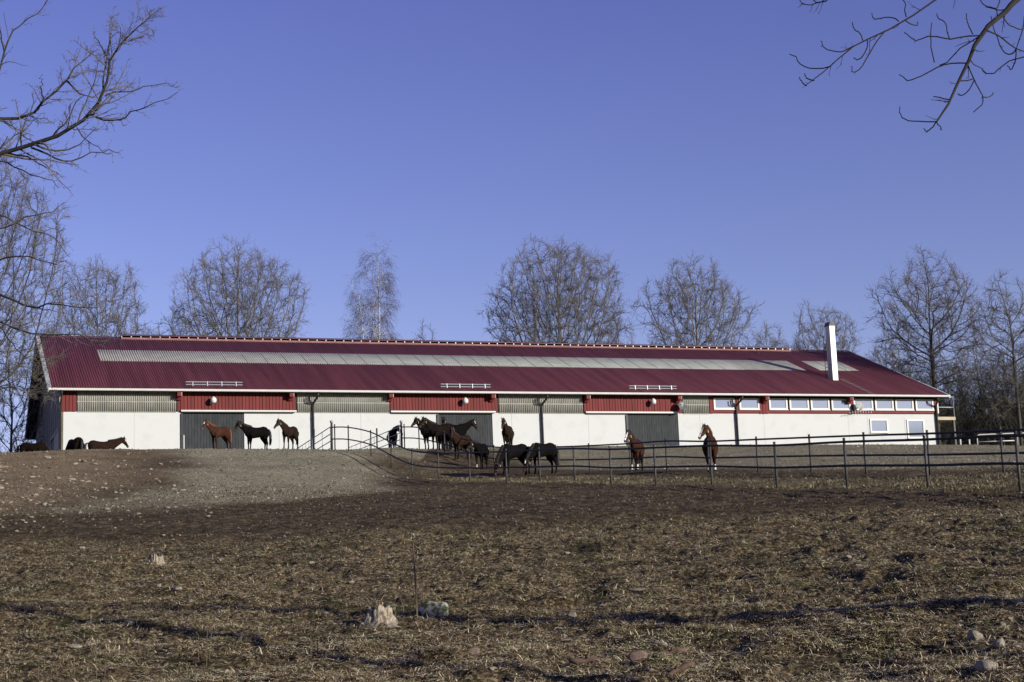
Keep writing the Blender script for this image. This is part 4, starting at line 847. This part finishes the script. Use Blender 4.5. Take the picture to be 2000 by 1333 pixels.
def make_horse(loc, heading, label, col=(.1,.04,.02), s=1.0, neck=45, nyaw=0, head=-48, hyaw=0, hair='black', points='black', socks=(), blaze=0, halter=True, seed=0, group='horses', fat=1.0, tailup=0, step=0):
    rg = random.Random(seed); R = math.radians; parts = []; V3 = Vector
    X, Yv, Zv = V3((1, 0, 0)), V3((0, 1, 0)), V3((0, 0, 1))
    T = [(-.80, 1.20, .09, .07), (-.75, 1.17, .21, .17), (-.62, 1.16, .30, .255), (-.45, 1.17, .315, .275), (-.25, 1.15, .285, .275), (0, 1.115, .285, .285), (.2, 1.10, .305, .28), (.38, 1.12, .325, .25), (.52, 1.14, .315, .215), (.66, 1.12, .25, .18), (.76, 1.09, .17, .13), (.81, 1.07, .07, .06)]
    parts.append(loft([(V3((x*.95, 0, z)), Yv*hy*fat, Zv*hz*1.05) for x, z, hz, hy in T], 18))
    # neck: bends in yaw and pitch along its length
    pos = V3((.50, 0, 1.20 if neck > 0 else 1.14)); NL = .80; k = 7; rings = []; a0 = R(neck); y0 = R(nyaw)
    hh = [.30, .275, .235, .20, .172, .15, .132]; hw = [.165, .14, .118, .10, .088, .08, .074]
    crest = []; under = []
    for i in range(k):
        t = i/(k-1); pa = a0*(.85+.25*t) if neck > 0 else a0*(.7+.45*t); ya = y0*t; d = V3((math.cos(pa)*math.cos(ya), math.cos(pa)*math.sin(ya), math.sin(pa))).normalized()
        sd = V3((-math.sin(ya), math.cos(ya), 0)); u = d.cross(sd).normalized(); u = -u if u.z*(1 if abs(pa) < 1.4 else 0)+u.x*(-1 if pa > 0 else 1)*0 < 0 else u
        tilt = u
        rings.append((pos.copy(), sd*hw[i], tilt*hh[i])); crest.append((pos+tilt*hh[i]*.97, sd.copy(), tilt.copy(), d.copy())); pos = pos+d*NL/(k-1)
    parts.append(loft(rings, 14)); poll = rings[-1][0]+rings[-1][2]*.25
    ya = y0+R(hyaw); hp = R(head); d = V3((math.cos(hp)*math.cos(ya), math.cos(hp)*math.sin(ya), math.sin(hp))); sd = V3((-math.sin(ya), math.cos(ya), 0)); u = d.cross(sd).normalized(); u = -u if u.dot(V3((math.cos(ya), math.sin(ya), .8))) < 0 else u
    HR = [(-.09, .0, .075, .055), (-.03, 0, .115, .078), (.06, -.02, .140, .088), (.15, -.035, .135, .086), (.25, -.02, .105, .070), (.36, -.005, .082, .058), (.46, 0, .073, .054), (.53, -.005, .070, .053), (.575, -.012, .045, .040)]
    hr = [(poll+d*x+u*z, sd*hy, u*hz) for x, z, hz, hy in HR]; parts.append(loft(hr, 12))
    for sg in (-1, 1):   # ears
        b = poll+u*.08+sd*.055*sg-d*.03; e = (u*.75-d*.55+sd*.2*sg).normalized(); parts.append(loft([(b-e*.03, d*.022, sd*.03), (b+e*.05, d*.022, sd*.036), (b+e*.11, d*.014, sd*.024), (b+e*.165, d*.004, sd*.005)], 8))
    feet = []
    def leg(ch):
        vs = MB(); vs.tube([c for c, _ in ch], [r*1.12 for _, r in ch], 10); parts.append(([V3(v) for v in vs.v], vs.f))
    for sg in (-1, 1):
        fo = (rg.uniform(-.10, .10) + step*sg); ho = (rg.uniform(-.12, .10) - step*sg); y = .135*sg
        leg([(V3((.46, y*.8, 1.08)), .15), (V3((.45, y, .92)), .115), (V3((.45+fo*.2, y, .76)), .078), (V3((.46+fo*.45, y, .56)), .056), (V3((.465+fo*.5, y, .49)), .054), (V3((.455+fo*.6, y, .42)), .036), (V3((.45+fo*.9, y, .22)), .034), (V3((.455+fo, y, .155)), .044), (V3((.485+fo, y, .085)), .036), (V3((.50+fo, y, .055)), .052), (V3((.515+fo, y, 0)), .064)])
        feet.append((.46+fo, y))
        leg([(V3((-.52, y*.75, 1.12)), .20), (V3((-.50, y*.95, .95)), .185), (V3((-.49+ho*.2, y, .82)), .135), (V3((-.57+ho*.4, y, .68)), .085), (V3((-.655+ho*.6, y, .555)), .060), (V3((-.675+ho*.7, y, .49)), .056), (V3((-.665+ho*.8, y, .41)), .040), (V3((-.66+ho*.9, y, .24)), .036), (V3((-.66+ho, y, .16)), .046), (V3((-.625+ho, y, .085)), .037), (V3((-.61+ho, y, .055)), .052), (V3((-.595+ho, y, 0)), .064)])
        feet.append((-.66+ho, y))
    mb = MB()
    for vs, fs in parts: mb.add(vs, fs)
    o = mb.build('body', None); bm = bmesh.new(); bm.from_mesh(o.data); bmesh.ops.recalc_face_normals(bm, faces=bm.faces); bm.to_mesh(o.data); bm.free()
    md = o.modifiers.new('r', 'REMESH'); md.mode = 'VOXEL'; md.voxel_size = .021; sm = o.modifiers.new('s', 'SMOOTH'); sm.iterations = 3; sm.factor = .5
    dg = bpy.context.evaluated_depsgraph_get(); me = bpy.data.meshes.new_from_object(o.evaluated_get(dg)); bpy.data.objects.remove(o)
    n = len(me.vertices); V = np.empty(n*3, np.float32); me.vertices.foreach_get('co', V); V = V.reshape(-1, 3)
    C = np.tile(np.array(col), (n, 1)); pl = {'black': np.array((.012,.010,.009)), 'self': np.array(col)*.8}[points]
    low = (1-sstep(.42, .72, V[:, 2]))[:, None]; hd = np.array(poll); dist = np.linalg.norm(V-hd, axis=1); headm = (dist < .75) & (((V-hd) @ np.array(d)) > -.06) & (np.abs((V-hd) @ np.array(sd)) < .14) & (np.abs((V-hd) @ np.array(u)) < .2)
    if neck < 0: low = np.where(headm[:, None], 0, low)
    C = C*(1-low)+pl*low
    belly = sstep(1.05, .84, V[:, 2])[:, None]*(np.abs(V[:, 0]) < .4)[:, None]*(~headm)[:, None]; C = C*(1+.35*belly)
    along = (V-hd) @ np.array(d); muz = (sstep(.38, .5, along)*headm)[:, None]; C = C*(1-muz)+np.array((.055,.034,.026))*muz if hair != 'ginger' else C*(1-muz)+np.array((.11,.065,.045))*muz
    for (fx, fy) in [feet[i] for i in socks]:
        q = (np.abs(V[:, 0]-fx) < .16) & (np.abs(V[:, 1]-fy) < .09) & (V[:, 2] < .27) & (V[:, 2] > .05); C[q] = (.62, .58, .52)
    hf = V[:, 2] < .055; C[hf & ~headm] = (.05, .04, .035)
    if blaze:
        up_ = (V-hd) @ np.array(u); sid = np.abs((V-hd) @ np.array(sd)); q = headm & (up_ > .035) & (sid < (.05 if blaze == 1 else .042)) & ((along > .06) & (along < (.19 if blaze == 1 else .5))); C[q] = (.85, .83, .80)
    ca = me.color_attributes.new('coat', 'FLOAT_COLOR', 'POINT'); ca.data.foreach_set('color', np.c_[C, np.ones(n)].astype(np.float32).ravel())
    h = R(heading); root = empty('horse', loc, label, 'horse', group, rz=h); root.scale = (s, s, s)
    link('body', me, COAT, root, True)
    # mane, tail
    mn = MB(); sg = 1
    ms = []; 
    for i, (c, sdv, tv, dv) in enumerate(crest): ms.append((c+tv*.0+sdv*.02*sg, sdv*.028, tv*.055))
    vs, fs = loft(ms, 8); mn.add(vs, fs)
    for i in range(len(crest)-1):
        for q in range(5):
            t = q/5; c = crest[i][0].lerp(crest[i+1][0], t)+crest[i][2]*.03; sdv = crest[i][1]*sg; ln = rg.uniform(.10, .17); a = c+sdv*.03; b_ = c+sdv*.085-crest[i][2]*ln*.5; e = c+sdv*.095-crest[i][2]*ln
            mn.tube([c, a+sdv*.02, b_, e+crest[i][3]*rg.uniform(-.03, .03)], [.022, .024, .02, .006], 5, flat=.7)
    fb = poll+u*.10; mn.tube([fb-d*.06, fb+u*.02, fb+d*.10+u*.015, fb+d*.17+u*.012], [.03, .035, .025, .008], 6)
    mn.build('mane', HAIR[hair], root, True)
    tl = MB(); c0 = V3((-.79, 0, 1.33)); sw = rg.uniform(-.04, .04)
    tl.tube([c0+V3((.04, 0, .0)), c0+V3((-.05, 0, -.03)), c0+V3((-.11, sw*.3, -.16)), c0+V3((-.13, sw*.6, -.40)), c0+V3((-.12, sw, -.66)), c0+V3((-.09, sw, -.84)), c0+V3((-.08, sw, -.93))], [.035, .05, .068, .08, .07, .042, .012], 10)
    for q in range(10):
        a = rg.uniform(-.05, .05); b_ = rg.uniform(-.05, .05); tl.tube([c0+V3((-.12, a*.5, -.30)), c0+V3((-.135+b_, a, -.6)), c0+V3((-.10+b_, a+sw, -.86-rg.uniform(0, .1)))], [.02, .022, .005], 5)
    tl.build('tail', HAIR[hair], root, True)
    for sg in (-1, 1):
        e = poll+d*.12+u*.055+sd*.078*sg; MB().tube([e-sd*.02, e-sd*.008, e+sd*.006, e+sd*.014], [.012, .022, .02, .006], 8).build('eye', EYE, root, True)
    if halter:
        hb = MB()
        def band(x, z, hz, hy, w_=.009):
            c = poll+d*x+u*z; pts = [c+sd*hy*math.cos(2*math.pi*j/16)+u*hz*math.sin(2*math.pi*j/16) for j in range(17)]; hb.tube(pts, w_, 5, cap=False)
        band(.34, -.008, .092, .066); band(.02, -.005, .142, .089)
        for sg in (-1, 1): hb.tube([poll+d*.03+sd*.092*sg-u*.06, poll+d*.2+sd*.088*sg-u*.05, poll+d*.34+sd*.068*sg-u*.01], .008, 5)
        hb.tube([poll+d*.34-u*.10, poll+d*.18-u*.165, poll+d*.03-u*.145], .008, 5)
        H_ = hb.build('halter', HALT, root)
        tg = poll+d*.05-u*.12+sd*.09; MB().box((-.010, -.022, -.11), (.010, .022, .0), fr=lambda x, y, z: V3((tg.x+x, tg.y+y, tg.z+z))).build('halter_tag', TAGM, H_)
    return root
BAY, DBAY, BLK, CHN, BRN = (.018,.0095,.0065), (.0085,.0055,.004), (.0038,.0033,.003), (.040,.017,.0105), (.017,.011,.0075)
def hp(px, Y, dz=0): p = on_ground_Y(px, Y); p.z += dz; return p
HS = [
 (hp(64, 89), -8, 'dark bay horse grazing at the far left, only its back showing over the crest', dict(col=DBAY, neck=-48, head=-70, seed=1)),
 (hp(146, 88), 130, 'bay horse with lowered head, rump towards the horse looking right', dict(col=DBAY, neck=-40, head=-70, seed=2, s=1.0)),
 (hp(198, 90), 24, 'bay horse behind the crest looking right with raised head and white star', dict(col=BAY, neck=26, head=-58, seed=3, blaze=1, halter=False, s=1.0)),
 (hp(430, 83.6), 236, 'young chestnut horse with small white star before the left grey door', dict(col=CHN, neck=34, head=-58, seed=4, hair='ginger', points='self', blaze=1, nyaw=-8, s=.87)),
 (hp(502, 86), 221, 'black young horse standing side on against the white wall left', dict(col=BLK, neck=32, head=-55, seed=5, s=.95)),
 (hp(567, 85), 250, 'dark bay young horse beside the black one, turned towards the camera', dict(col=BRN, neck=36, head=-52, nyaw=-25, hyaw=-10, seed=6, s=.89)),
 (hp(768, 96), -80, 'black horse with white star standing behind the right tube gate', dict(col=BLK, neck=18, head=-60, nyaw=50, seed=7, blaze=1, s=1.0)),
 (hp(846, 93), 218, 'dark horse furthest left in the group, its head highest and turned left', dict(col=BLK, neck=45, head=-48, seed=8, s=1.03)),
 (hp(863, 89.8), 222, 'dark horse just in front of the leftmost one in the group, head lower', dict(col=DBAY, neck=34, head=-55, seed=9, s=1.05)),
 (hp(886, 91.5), 240, 'dark horse in mid group showing mainly its pricked ears', dict(col=BLK, neck=42, head=-62, seed=10, nyaw=20, s=1.0)),
 (hp(903, 87), 234, 'brown horse in front of the group facing the camera', dict(col=(.020,.011,.0075), neck=38, head=-62, nyaw=26, hyaw=20, seed=11, s=.94)),
 (hp(890, 92.5), 38, 'black horse at the back of the group looking right with white star', dict(col=BLK, neck=33, head=-60, nyaw=-30, seed=12, blaze=1, s=1.06)),
 (hp(940, 82.5), 254, 'black horse right of the group with its head low to the left', dict(col=BLK, neck=18, head=-62, nyaw=-42, seed=13, socks=(0,), s=.93)),
 (hp(993, 92.8), 262, 'bay horse facing the camera alone against the white wall', dict(col=BRN, neck=34, head=-62, nyaw=-10, seed=14, s=1.02)),
 (hp(1005, 73.5), 220, 'dark horse grazing in the lane, left of two grazing horses', dict(col=(.005,.0042,.004), neck=-56, head=-76, seed=15, s=1.02, fat=1.1)),
 (hp(1062, 74.0), 224, 'dark horse grazing in the lane, right of two with white star', dict(col=(.005,.0042,.004), neck=-48, head=-70, seed=16, blaze=1, s=1.0)),
 (hp(1243, 68.6), 256, 'chestnut horse with white socks behind the fence before the right door', dict(col=(.033,.014,.009), neck=34, head=-50, nyaw=-22, seed=17, socks=(0, 2), blaze=2, hair='brown', s=.95)),
 (hp(1389, 61.8), 264, 'chestnut horse with broad white blaze standing tall behind the fence, furthest right', dict(col=(.035,.015,.009), neck=38, head=-54, nyaw=-42, hyaw=-15, seed=18, socks=(0, 2), blaze=2, hair='ginger', points='self', s=.97)),
]
for loc_, hd_, lb_, kw in HS: make_horse(loc_, hd_, lb_, **kw)

# ------------------------------------------------------------------ field debris: stumps, stones, sticks
def rock_mesh(seed, flat=.6, sub=3, ang=.35):
    bm = bmesh.new(); bmesh.ops.create_icosphere(bm, subdivisions=sub, radius=1); o = Vector((seed*3.1, seed*1.7, seed*.9))
    rg = random.Random(seed); pl = [(Vector((rg.gauss(0, 1), rg.gauss(0, 1), rg.gauss(0, 1))).normalized(), rg.uniform(.55, .85)) for _ in range(9)]
    for v in bm.verts:
        c = v.co.copy()
        for n_, d_ in pl:
            k = c.dot(n_)
            if k > d_: c -= n_*(k-d_)*.9
        c *= 1+ang*.5*mnoise.noise(c*1.3+o)+.05*mnoise.noise(c*5+o); c.z *= flat; v.co = c
    me = bpy.data.meshes.new('stone'); bm.to_mesh(me); bm.free(); return me
rocks = [rock_mesh(i+1, .5+.12*(i % 3), 3 if i < 3 else 2) for i in range(7)]
def stone(px, py, wpx, label, mm='stone', flat=1, group=None, i=None, cat='stone', sink=.25, ry=1):
    p = on_ground(px, py); r = wpx/F*p.y/2; me = rocks[(i if i is not None else int(px)) % 7].copy(); o = link('stone', me, M[mm], None, True)
    o.scale = (r, r*.8*ry, r*flat); o.location = p+Vector((0, r*.4, r*flat*(.5-sink))); o.rotation_euler = (0, 0, (px*.37) % 6.28); return tag(o, label, cat, group)
stone(848, 1203, 66, 'pale mossy boulder on the grass, just right of the ragged stump', 'stone_moss', .9, i=2, cat='boulder')
stone(252, 1222, 32, 'flat cream stone in the grass at lower left', 'stone', .7)
stone(388, 1160, 20, 'pinkish stone standing left of centre in the field', 'stone_red', 1.1)
stone(372, 1183, 14, 'small whitish stone left of the flat grey one', 'stone')
stone(345, 1155, 28, 'flat brown grey stone beside the pinkish stone', 'stone', .6)
stone(423, 1190, 22, 'rounded grey stone in the middle left of the field', 'stone', .8)
stone(143, 1268, 34, 'grey stone half sunk at the lower left', 'stone', .7)
stone(475, 1250, 28, 'white angular flat stone at lower centre left', 'stone', .5)
stone(925, 1280, 26, 'rust red upright stone at the lower middle', 'stone_red', 1.3)
stone(1247, 1295, 40, 'rounded pink granite stone between two pieces of rotten wood', 'stone_red', 1.3, i=1)
stone(1288, 1262, 40, 'smooth flat grey stone above the pink granite one', 'stone', .6, i=0)
stone(1955, 1270, 38, 'pale sharp stone at the lower right', 'stone', .9)
stone(1905, 1252, 46, 'wedge-shaped stone left of the pale sharp stone', 'stone', .9)
stone(1930, 1322, 66, 'largest brown stone at the bottom right corner', 'stone', 1, i=3)
stone(1992, 1185, 26, 'round stone at the right edge beside the shadow', 'stone', 1)
stone(1958, 1228, 18, 'small pale stone right of the long shadow', 'stone', 1)
stone(1655, 1220, 32, 'flat grey stone in the long shadow on the right', 'stone', .5)
stone(1690, 1245, 20, 'brownish stone below the long shadow', 'stone_red', .8)
stone(1808, 1240, 26, 'flat brown stone right of the middle, near the long shadow', 'stone_red', .5)
stone(265, 1258, 20, 'small pale stone at the foot of dead stalks', 'stone', .8)
stone(310, 1148, 18, 'small tan stone near the dark stump', 'stone', .8)
stone(522, 1075, 9, 'small white stone on the dark soil', 'stone', 1)
stone(158, 1073, 20, 'tan stone at the field edge on the left', 'stone', .7)
stone(1015, 999, 14, 'pale flat stone on the dark soil in mid field', 'stone', .5)
stone(1250, 1155, 60, 'low flat rock slab in the grass right of centre', 'stone', .3, i=4)
rg = random.Random(9); GS = 'small stones on the slope'; n_ = 0; smesh = []
for i in range(7): m_ = rocks[i].copy(); m_.materials.append(M['stone' if i % 4 else 'stone_red']); m_.polygons.foreach_set('use_smooth', [True]*len(m_.polygons)); smesh.append(m_)
while n_ < 215:
    if n_ < 150: px = min(max(rg.gauss(150, 150), 0), 420); py = rg.uniform(893, 1010)+abs(rg.gauss(0, 18)); sz = rg.uniform(4.0, 11)*(1.4 if rg.random() < .2 else 1)
    elif n_ < 182: px = rg.uniform(0, 2000); py = rg.uniform(950, 1060); sz = rg.uniform(3, 7)
    else: px = rg.uniform(0, 2000); py = rg.uniform(1060, 1325); sz = rg.uniform(7, 18)
    p = on_ground(px, py); r = sz/F*p.y/2; o = bpy.data.objects.new('stone', smesh[n_ % 7]); COL.objects.link(o); fl_ = rg.uniform(.6, 1.0)
    o.scale = (r*rg.uniform(.9, 1.4), r, r*fl_); o.location = p+Vector((0, 0, r*fl_*.2)); o.rotation_euler = (rg.uniform(-.2, .2), rg.uniform(-.2, .2), rg.uniform(0, 6.28))
    cc_ = 'reddish' if n_ % 7 % 4 == 0 else 'pale'; wh = ('on the stony mound at the left edge' if px < 130 else 'on the middle of the stony mound below the barn corner' if px < 270 else 'on the right flank of the stony mound') if n_ < 150 else ('on the dark trodden soil, left half' if px < 1000 else 'on the dark trodden soil, right half') if n_ < 182 else ('half hidden in dry grass, left half of the field' if px < 1000 else 'half hidden in dry grass, right half of the field')
    tag(o, 'small %s stone %s' % (cc_, wh), 'stone', 'small %s stones %s' % (cc_, wh)); n_ += 1
def ragged_stump(px, py, wpx, hpx, label, seed, dark=False):
    p = on_ground(px, py); sc = p.y/F; r = wpx*sc/2; h = hpx*sc; bm = MB(); n = 56; rows = 12; vs = []; rg = random.Random(seed)
    pk = [rg.uniform(.15, 1)**1.3 for _ in range(13)]; lobes = [(rg.uniform(0, 6.28), rg.uniform(.5, 1)) for _ in range(6)]
    for k in range(rows):
        t = k/(rows-1)
        for j in range(n):
            a = 2*math.pi*j/n; root = sum(w_*max(0, math.cos(a-a0))**14 for a0, w_ in lobes); q = j/n*13; i0 = int(q) % 13; f = q-int(q); top = h*(.42+.34*(pk[i0]*(1-f)+pk[(i0+1) % 13]*f))
            gro = .05*math.sin(a*17+seed)+.04*math.sin(a*29+k*.4); nz = .10*mnoise.noise(Vector((math.cos(a)*3+seed, math.sin(a)*3, t*4)))
            rad = r*((.50-.04*t)+.75*root*(1-t)**2.2+(.20)*(1-t)**3+gro*(.6+.4*t)*.6+nz*.7); z = -.10+(top*(.55 if root > .4 and t < .4 else 1)+.10)*t**1.15
            vs.append((rad*math.cos(a), rad*.85*math.sin(a), z))
    for k in range(1, 4):
        for j in range(n): a = 2*math.pi*j/n; rad = r*.30*(1-.28*k); vs.append((rad*math.cos(a), rad*.85*math.sin(a), h*(.42-.13*k)))
    fs = [(k*n+j, k*n+(j+1) % n, (k+1)*n+(j+1) % n, (k+1)*n+j) for k in range(rows+2) for j in range(n)] + [tuple((rows+2)*n+j for j in range(n))]
    bm.add(vs, fs)
    o = bm.build('tree_stump', M['stump'], None, True); o.location = p; tag(o, label, 'stump'); return o
ragged_stump(742, 1213, 96, 42, 'pale ragged tree stump with spreading roots, beside the mossy boulder', 3)
ragged_stump(305, 1102, 56, 26, 'low grey tree stump in the grass on the left', 5)
def branch_piece(px, py, wpx, label, seed, tilt=0):
    p = on_ground(px, py); L_ = wpx*p.y/F; rg = random.Random(seed); r = L_*.14
    pts = [Vector((L_*(t-.5), rg.uniform(-.03, .03), r*.6+L_*tilt*(t-.5)+rg.uniform(-.02, .02))) for t in (0, .2, .4, .6, .8, 1)]
    o = MB().tube(pts, [r*.6, r, r*.85, r*1.05, r*.8, r*.45], 12, flat=.7).tube([pts[2], pts[2]+Vector((L_*.1, -.08, r*1.6))], [r*.5, r*.15], 8).build('rotten_log', M['rotten'], None, True); o.location = p; tag(o, label, 'log', 'rotten wood pieces'); return o
branch_piece(1152, 1300, 76, 'reddish rotten log lying left of the pink granite stone', 1)
branch_piece(1325, 1322, 64, 'split rotten log at the bottom edge right of the pink granite stone', 2, .45)
branch_piece(1315, 1280, 60, 'thin weathered branch piece right of the flat grey stone', 3, .15)
def stick(px, py, hpx, label, r=.012, lean=0, name='stake', cat='stick', group=None, forks=0):
    p = on_ground(px, py); h = hpx*p.y/F; m_ = MB().tube([(0, 0, -.1), (lean*.3*h, 0, h*.35), (lean*.6*h, 0, h*.7), (lean*h, 0, h)], [r, r*.95, r*.85, r*.7], 7)
    for k in range(forks): m_.tube([(lean*h*.2*k, 0, h*(.2+.2*k)), (lean*h*.2*k+.05*(-1)**k, .02, h*(.42+.2*k))], [r*.6, r*.3], 5)
    o = m_.build(name, M['stick']); o.location = p; return tag(o, label, cat, group)
stick(815, 1208, 145, 'upright thin wooden stake standing between ragged stump and boulder', .013, -.03)
stick(826, 1198, 66, 'thin dead stem leaning on the right of the wooden stake', .008, .03, 'dead_stem', 'stem')
stick(790, 1196, 28, 'short dead stem left of the wooden stake', .008, -.3, 'dead_stem', 'stem')
SL_ = 'dead upright stems at lower left'; si_ = 0
SD_ = ['tallest dead stem of the cluster at lower left', 'leaning dead stem right of the tallest one at lower left', 'short dead stem left of the tallest one at lower left', 'longest dead stem rising from the bottom edge on the left', 'thin dead stem at the bottom edge, second from the left', 'dead stem leaning left at the bottom edge', 'dead stem leaning most to the left at the bottom edge', 'dead stem leaning right, beside the longest one at the bottom edge', 'dead stem leaning right, left of the longest one at the bottom edge', 'dead stem at the bottom left corner', 'faint dead stem left of centre in the dry grass', 'shorter of two faint dead stems left of centre', 'dead stem at the bottom edge right of the moss patch']
for px, py, h, ln in ((403, 1306, 88, .04), (408, 1290, 60, .12), (388, 1296, 50, 0), (188, 1333, 70, 0), (74, 1333, 44, .05), (146, 1333, 38, -.06), (112, 1330, 36, -.1), (204, 1328, 40, .1), (170, 1335, 40, .12), (8, 1330, 48, 0), (607, 1290, 60, .02), (620, 1284, 40, 0), (520, 1330, 46, 0)):
    stick(px, py, h, SD_[si_], .006, ln, 'dead_stem', 'stem', SL_); si_ += 1

# ------------------------------------------------------------------ grass: dry blades as real strips
def grass(name, n, sampler, hmin, hmax, wid, m, label, seed, flat=.55, up=1.3):
    rg = np.random.RandomState(seed); x, y = sampler(rg, n); n = len(x); z = ground(x, y)
    a = rg.uniform(0, 2*math.pi, n); ln = rg.uniform(hmin, hmax, n); el = np.where(rg.rand(n) < flat, rg.uniform(.0, .35, n), rg.uniform(.25, up, n)); el2 = el-rg.uniform(.2, 1.3, n)
    d0 = np.stack([np.cos(a)*np.cos(el), np.sin(a)*np.cos(el), np.sin(el)], 1); d1 = np.stack([np.cos(a)*np.cos(el2), np.sin(a)*np.cos(el2), np.sin(el2)], 1)
    s = np.stack([-np.sin(a), np.cos(a), rg.uniform(-.4, .4, n)], 1)*(wid*rg.uniform(.5, 1.3, n))[:, None]
    P0 = np.stack([x, y, z+.0+.03*rg.rand(n)], 1); P1 = P0+d0*(ln*.55)[:, None]; P2 = P1+d1*(ln*.45)[:, None]; P1[:, 2] = np.maximum(P1[:, 2], z+.01); P2[:, 2] = np.maximum(P2[:, 2], z+.012)
    V = np.stack([P0-s, P0+s, P1-s*.8, P1+s*.8, P2], 1).reshape(-1, 3); b = np.arange(n)[:, None]*5
    q = b+np.array([[0, 1, 3, 2]]); t = b+np.array([[2, 3, 4]]); o = link(name, mesh_np(name, V, [q, t]), m); return tag(o, label, 'grass', kind='stuff')
def grass_mat(name, cols, fr=.3):
    m = bpy.data.materials.new(name); m.use_nodes = True; t = m.node_tree; L = t.links.new; b = t.nodes['Principled BSDF']; b.inputs['Roughness'].default_value = .8; b.inputs['Specular IOR Level'].default_value = .15
    g = N(t, 'ShaderNodeNewGeometry'); r = N(t, 'ShaderNodeValToRGB'); e = r.color_ramp.elements
    while len(e) < len(cols): e.new(.5)
    for k, (p, c) in enumerate(cols): e[k].position = p; e[k].color = (*c, 1)
    n = N(t, 'ShaderNodeTexNoise'); n.inputs['Scale'].default_value = 1.1; n.inputs['Detail'].default_value = 4; L(g.outputs['Position'], n.inputs[0])
    mx = N(t, 'ShaderNodeMath', operation='MULTIPLY_ADD'); L(n.outputs[0], mx.inputs[0]); mx.inputs[1].default_value = 1.2; mx.inputs[2].default_value = -.60
    ad = N(t, 'ShaderNodeMath', operation='ADD'); L(g.outputs['Random Per Island'], ad.inputs[0]); L(mx.outputs[0], ad.inputs[1]); L(ad.outputs[0], r.inputs[0]); L(r.outputs[0], b.inputs['Base Color']); return m
DRY = grass_mat('dry_grass', [(0, (.030,.020,.011)), (.22, (.14,.095,.05)), (.45, (.33,.245,.135)), (.70, (.58,.47,.29)), (.91, (.76,.67,.47)), (1, (.16,.20,.055))])
LAN = grass_mat('lane_grass', [(0, (.04,.035,.016)), (.3, (.12,.10,.048)), (.6, (.27,.225,.125)), (1, (.50,.44,.30))])
def field(rg, n):
    u = rg.rand(n); Y = 14.5*np.exp(u**.85*math.log(37/14.5)); x = rg.uniform(-.36, .36, n)*Y; dens = .42*fbm(x*1.5, Y*1.5, 4)+.3*fbm(x*5, Y*5, 2)+.28*fbm(x*.42+9, Y*.6, 3)
    k = (rg.rand(n) < sstep(.45, .555, dens)*.96+.04) & (Y < field_edge(x)+rg.normal(0, .8, n)); return x[k], Y[k]
grass('field_grass', 620000, field, .04, .14, .0044, DRY, 'matted dry straw-coloured grass covering the near field', 1, .93, .8)
def tuft(rg, n):
    nt_ = 900; Yt = 14.5*np.exp(rg.rand(nt_)*math.log(34/14.5)); xt = rg.uniform(-.36, .36, nt_)*Yt; k = rg.randint(0, nt_, n); r = rg.gamma(1.5, .09, n); a = rg.uniform(0, 6.28, n); return xt[k]+r*np.cos(a), Yt[k]+r*np.sin(a)
grass('grass_tufts', 80000, tuft, .08, .20, .0040, DRY, 'scattered tufts of taller dry grass in the near field', 2, .75, .85)
def lane_s(rg, n):
    x = -6.5+rg.rand(n)*(19.5); yf = np.interp(x, _fl[:, 0], _fl[:, 1]); t = rg.rand(n)**1.6; yb = np.minimum(np.interp(x, _bl[:, 0], _bl[:, 1]), yf+9); y = yf-.7+t*(yb-yf+.7)
    k = rg.rand(n) < sstep(.42, .60, fbm(x*1.1, y*1.1, 3))*zones(x, y)[3]; return x[k], y[k]
grass('lane_grass', 90000, lane_s, .05, .17, .0065, LAN, 'yellow green grass strip along the lane between the fences', 3, .55, 1.1)
def crumbs():
    rg = np.random.RandomState(4); n = 42000; Y = np.concatenate([rg.uniform(33, 62, n//2), 15*np.exp(rg.rand(n//2)*math.log(36/15))]); x = rg.uniform(-.36, .36, n)*Y; z = ground(x, Y); r = rg.uniform(.012, .034, n)*np.where(Y > 33, 1.25, .8)
    T = np.array([[1, 0, -.3], [-.5, .8, -.3], [-.5, -.8, -.3], [0, 0, .8]]); V = np.stack([x, Y, z+.2*r], 1)[:, None]+T[None]*(r[:, None, None])*rg.uniform(.5, 1.3, (n, 4, 3)); b = np.arange(n)[:, None]*4
    Fc = np.concatenate([b+np.array([[0, 1, 3]]), b+np.array([[1, 2, 3]]), b+np.array([[2, 0, 3]])]); o = link('soil_clods', mesh_np('soil_clods', V.reshape(-1, 3), Fc), grass_mat('clods', [(0, (.02,.015,.008)), (.55, (.09,.067,.034)), (.92, (.13,.10,.06)), (1, (.22,.19,.14))])); tag(o, 'crumbled soil clods and pebbles strewn over the field', 'soil', kind='stuff')
crumbs()
def gravel():
    rg = np.random.RandomState(6); n = 85000; Y = rg.uniform(40, 110, n); px = rg.uniform(-20, 2020, n); x = (px-1000)/F*Y; zz = zones(x, Y); k = rg.rand(n) < (.75*zz[1]+.45*zz[2]+.004); x = x[k]; Y = Y[k]; n = len(x); z = ground(x, Y); r = rg.gamma(1.6, .012, n)+.010
    T = np.array([[1, 0, -.3], [-.5, .8, -.3], [-.5, -.8, -.3], [0, 0, .8]]); V = np.stack([x, Y, z+.2*r], 1)[:, None]+T[None]*(r[:, None, None])*rg.uniform(.5, 1.3, (n, 4, 3)); b = np.arange(n)[:, None]*4
    Fc = np.concatenate([b+np.array([[0, 1, 3]]), b+np.array([[1, 2, 3]]), b+np.array([[2, 0, 3]])]); o = link('gravel', mesh_np('gravel', V.reshape(-1, 3), Fc), grass_mat('gravel_bits', [(0, (.07,.052,.03)), (.5, (.17,.14,.092)), (.88, (.25,.22,.16)), (1, (.38,.35,.28))])); tag(o, 'loose gravel and pebbles on the bank and track below the barn', 'gravel', kind='stuff')
gravel()
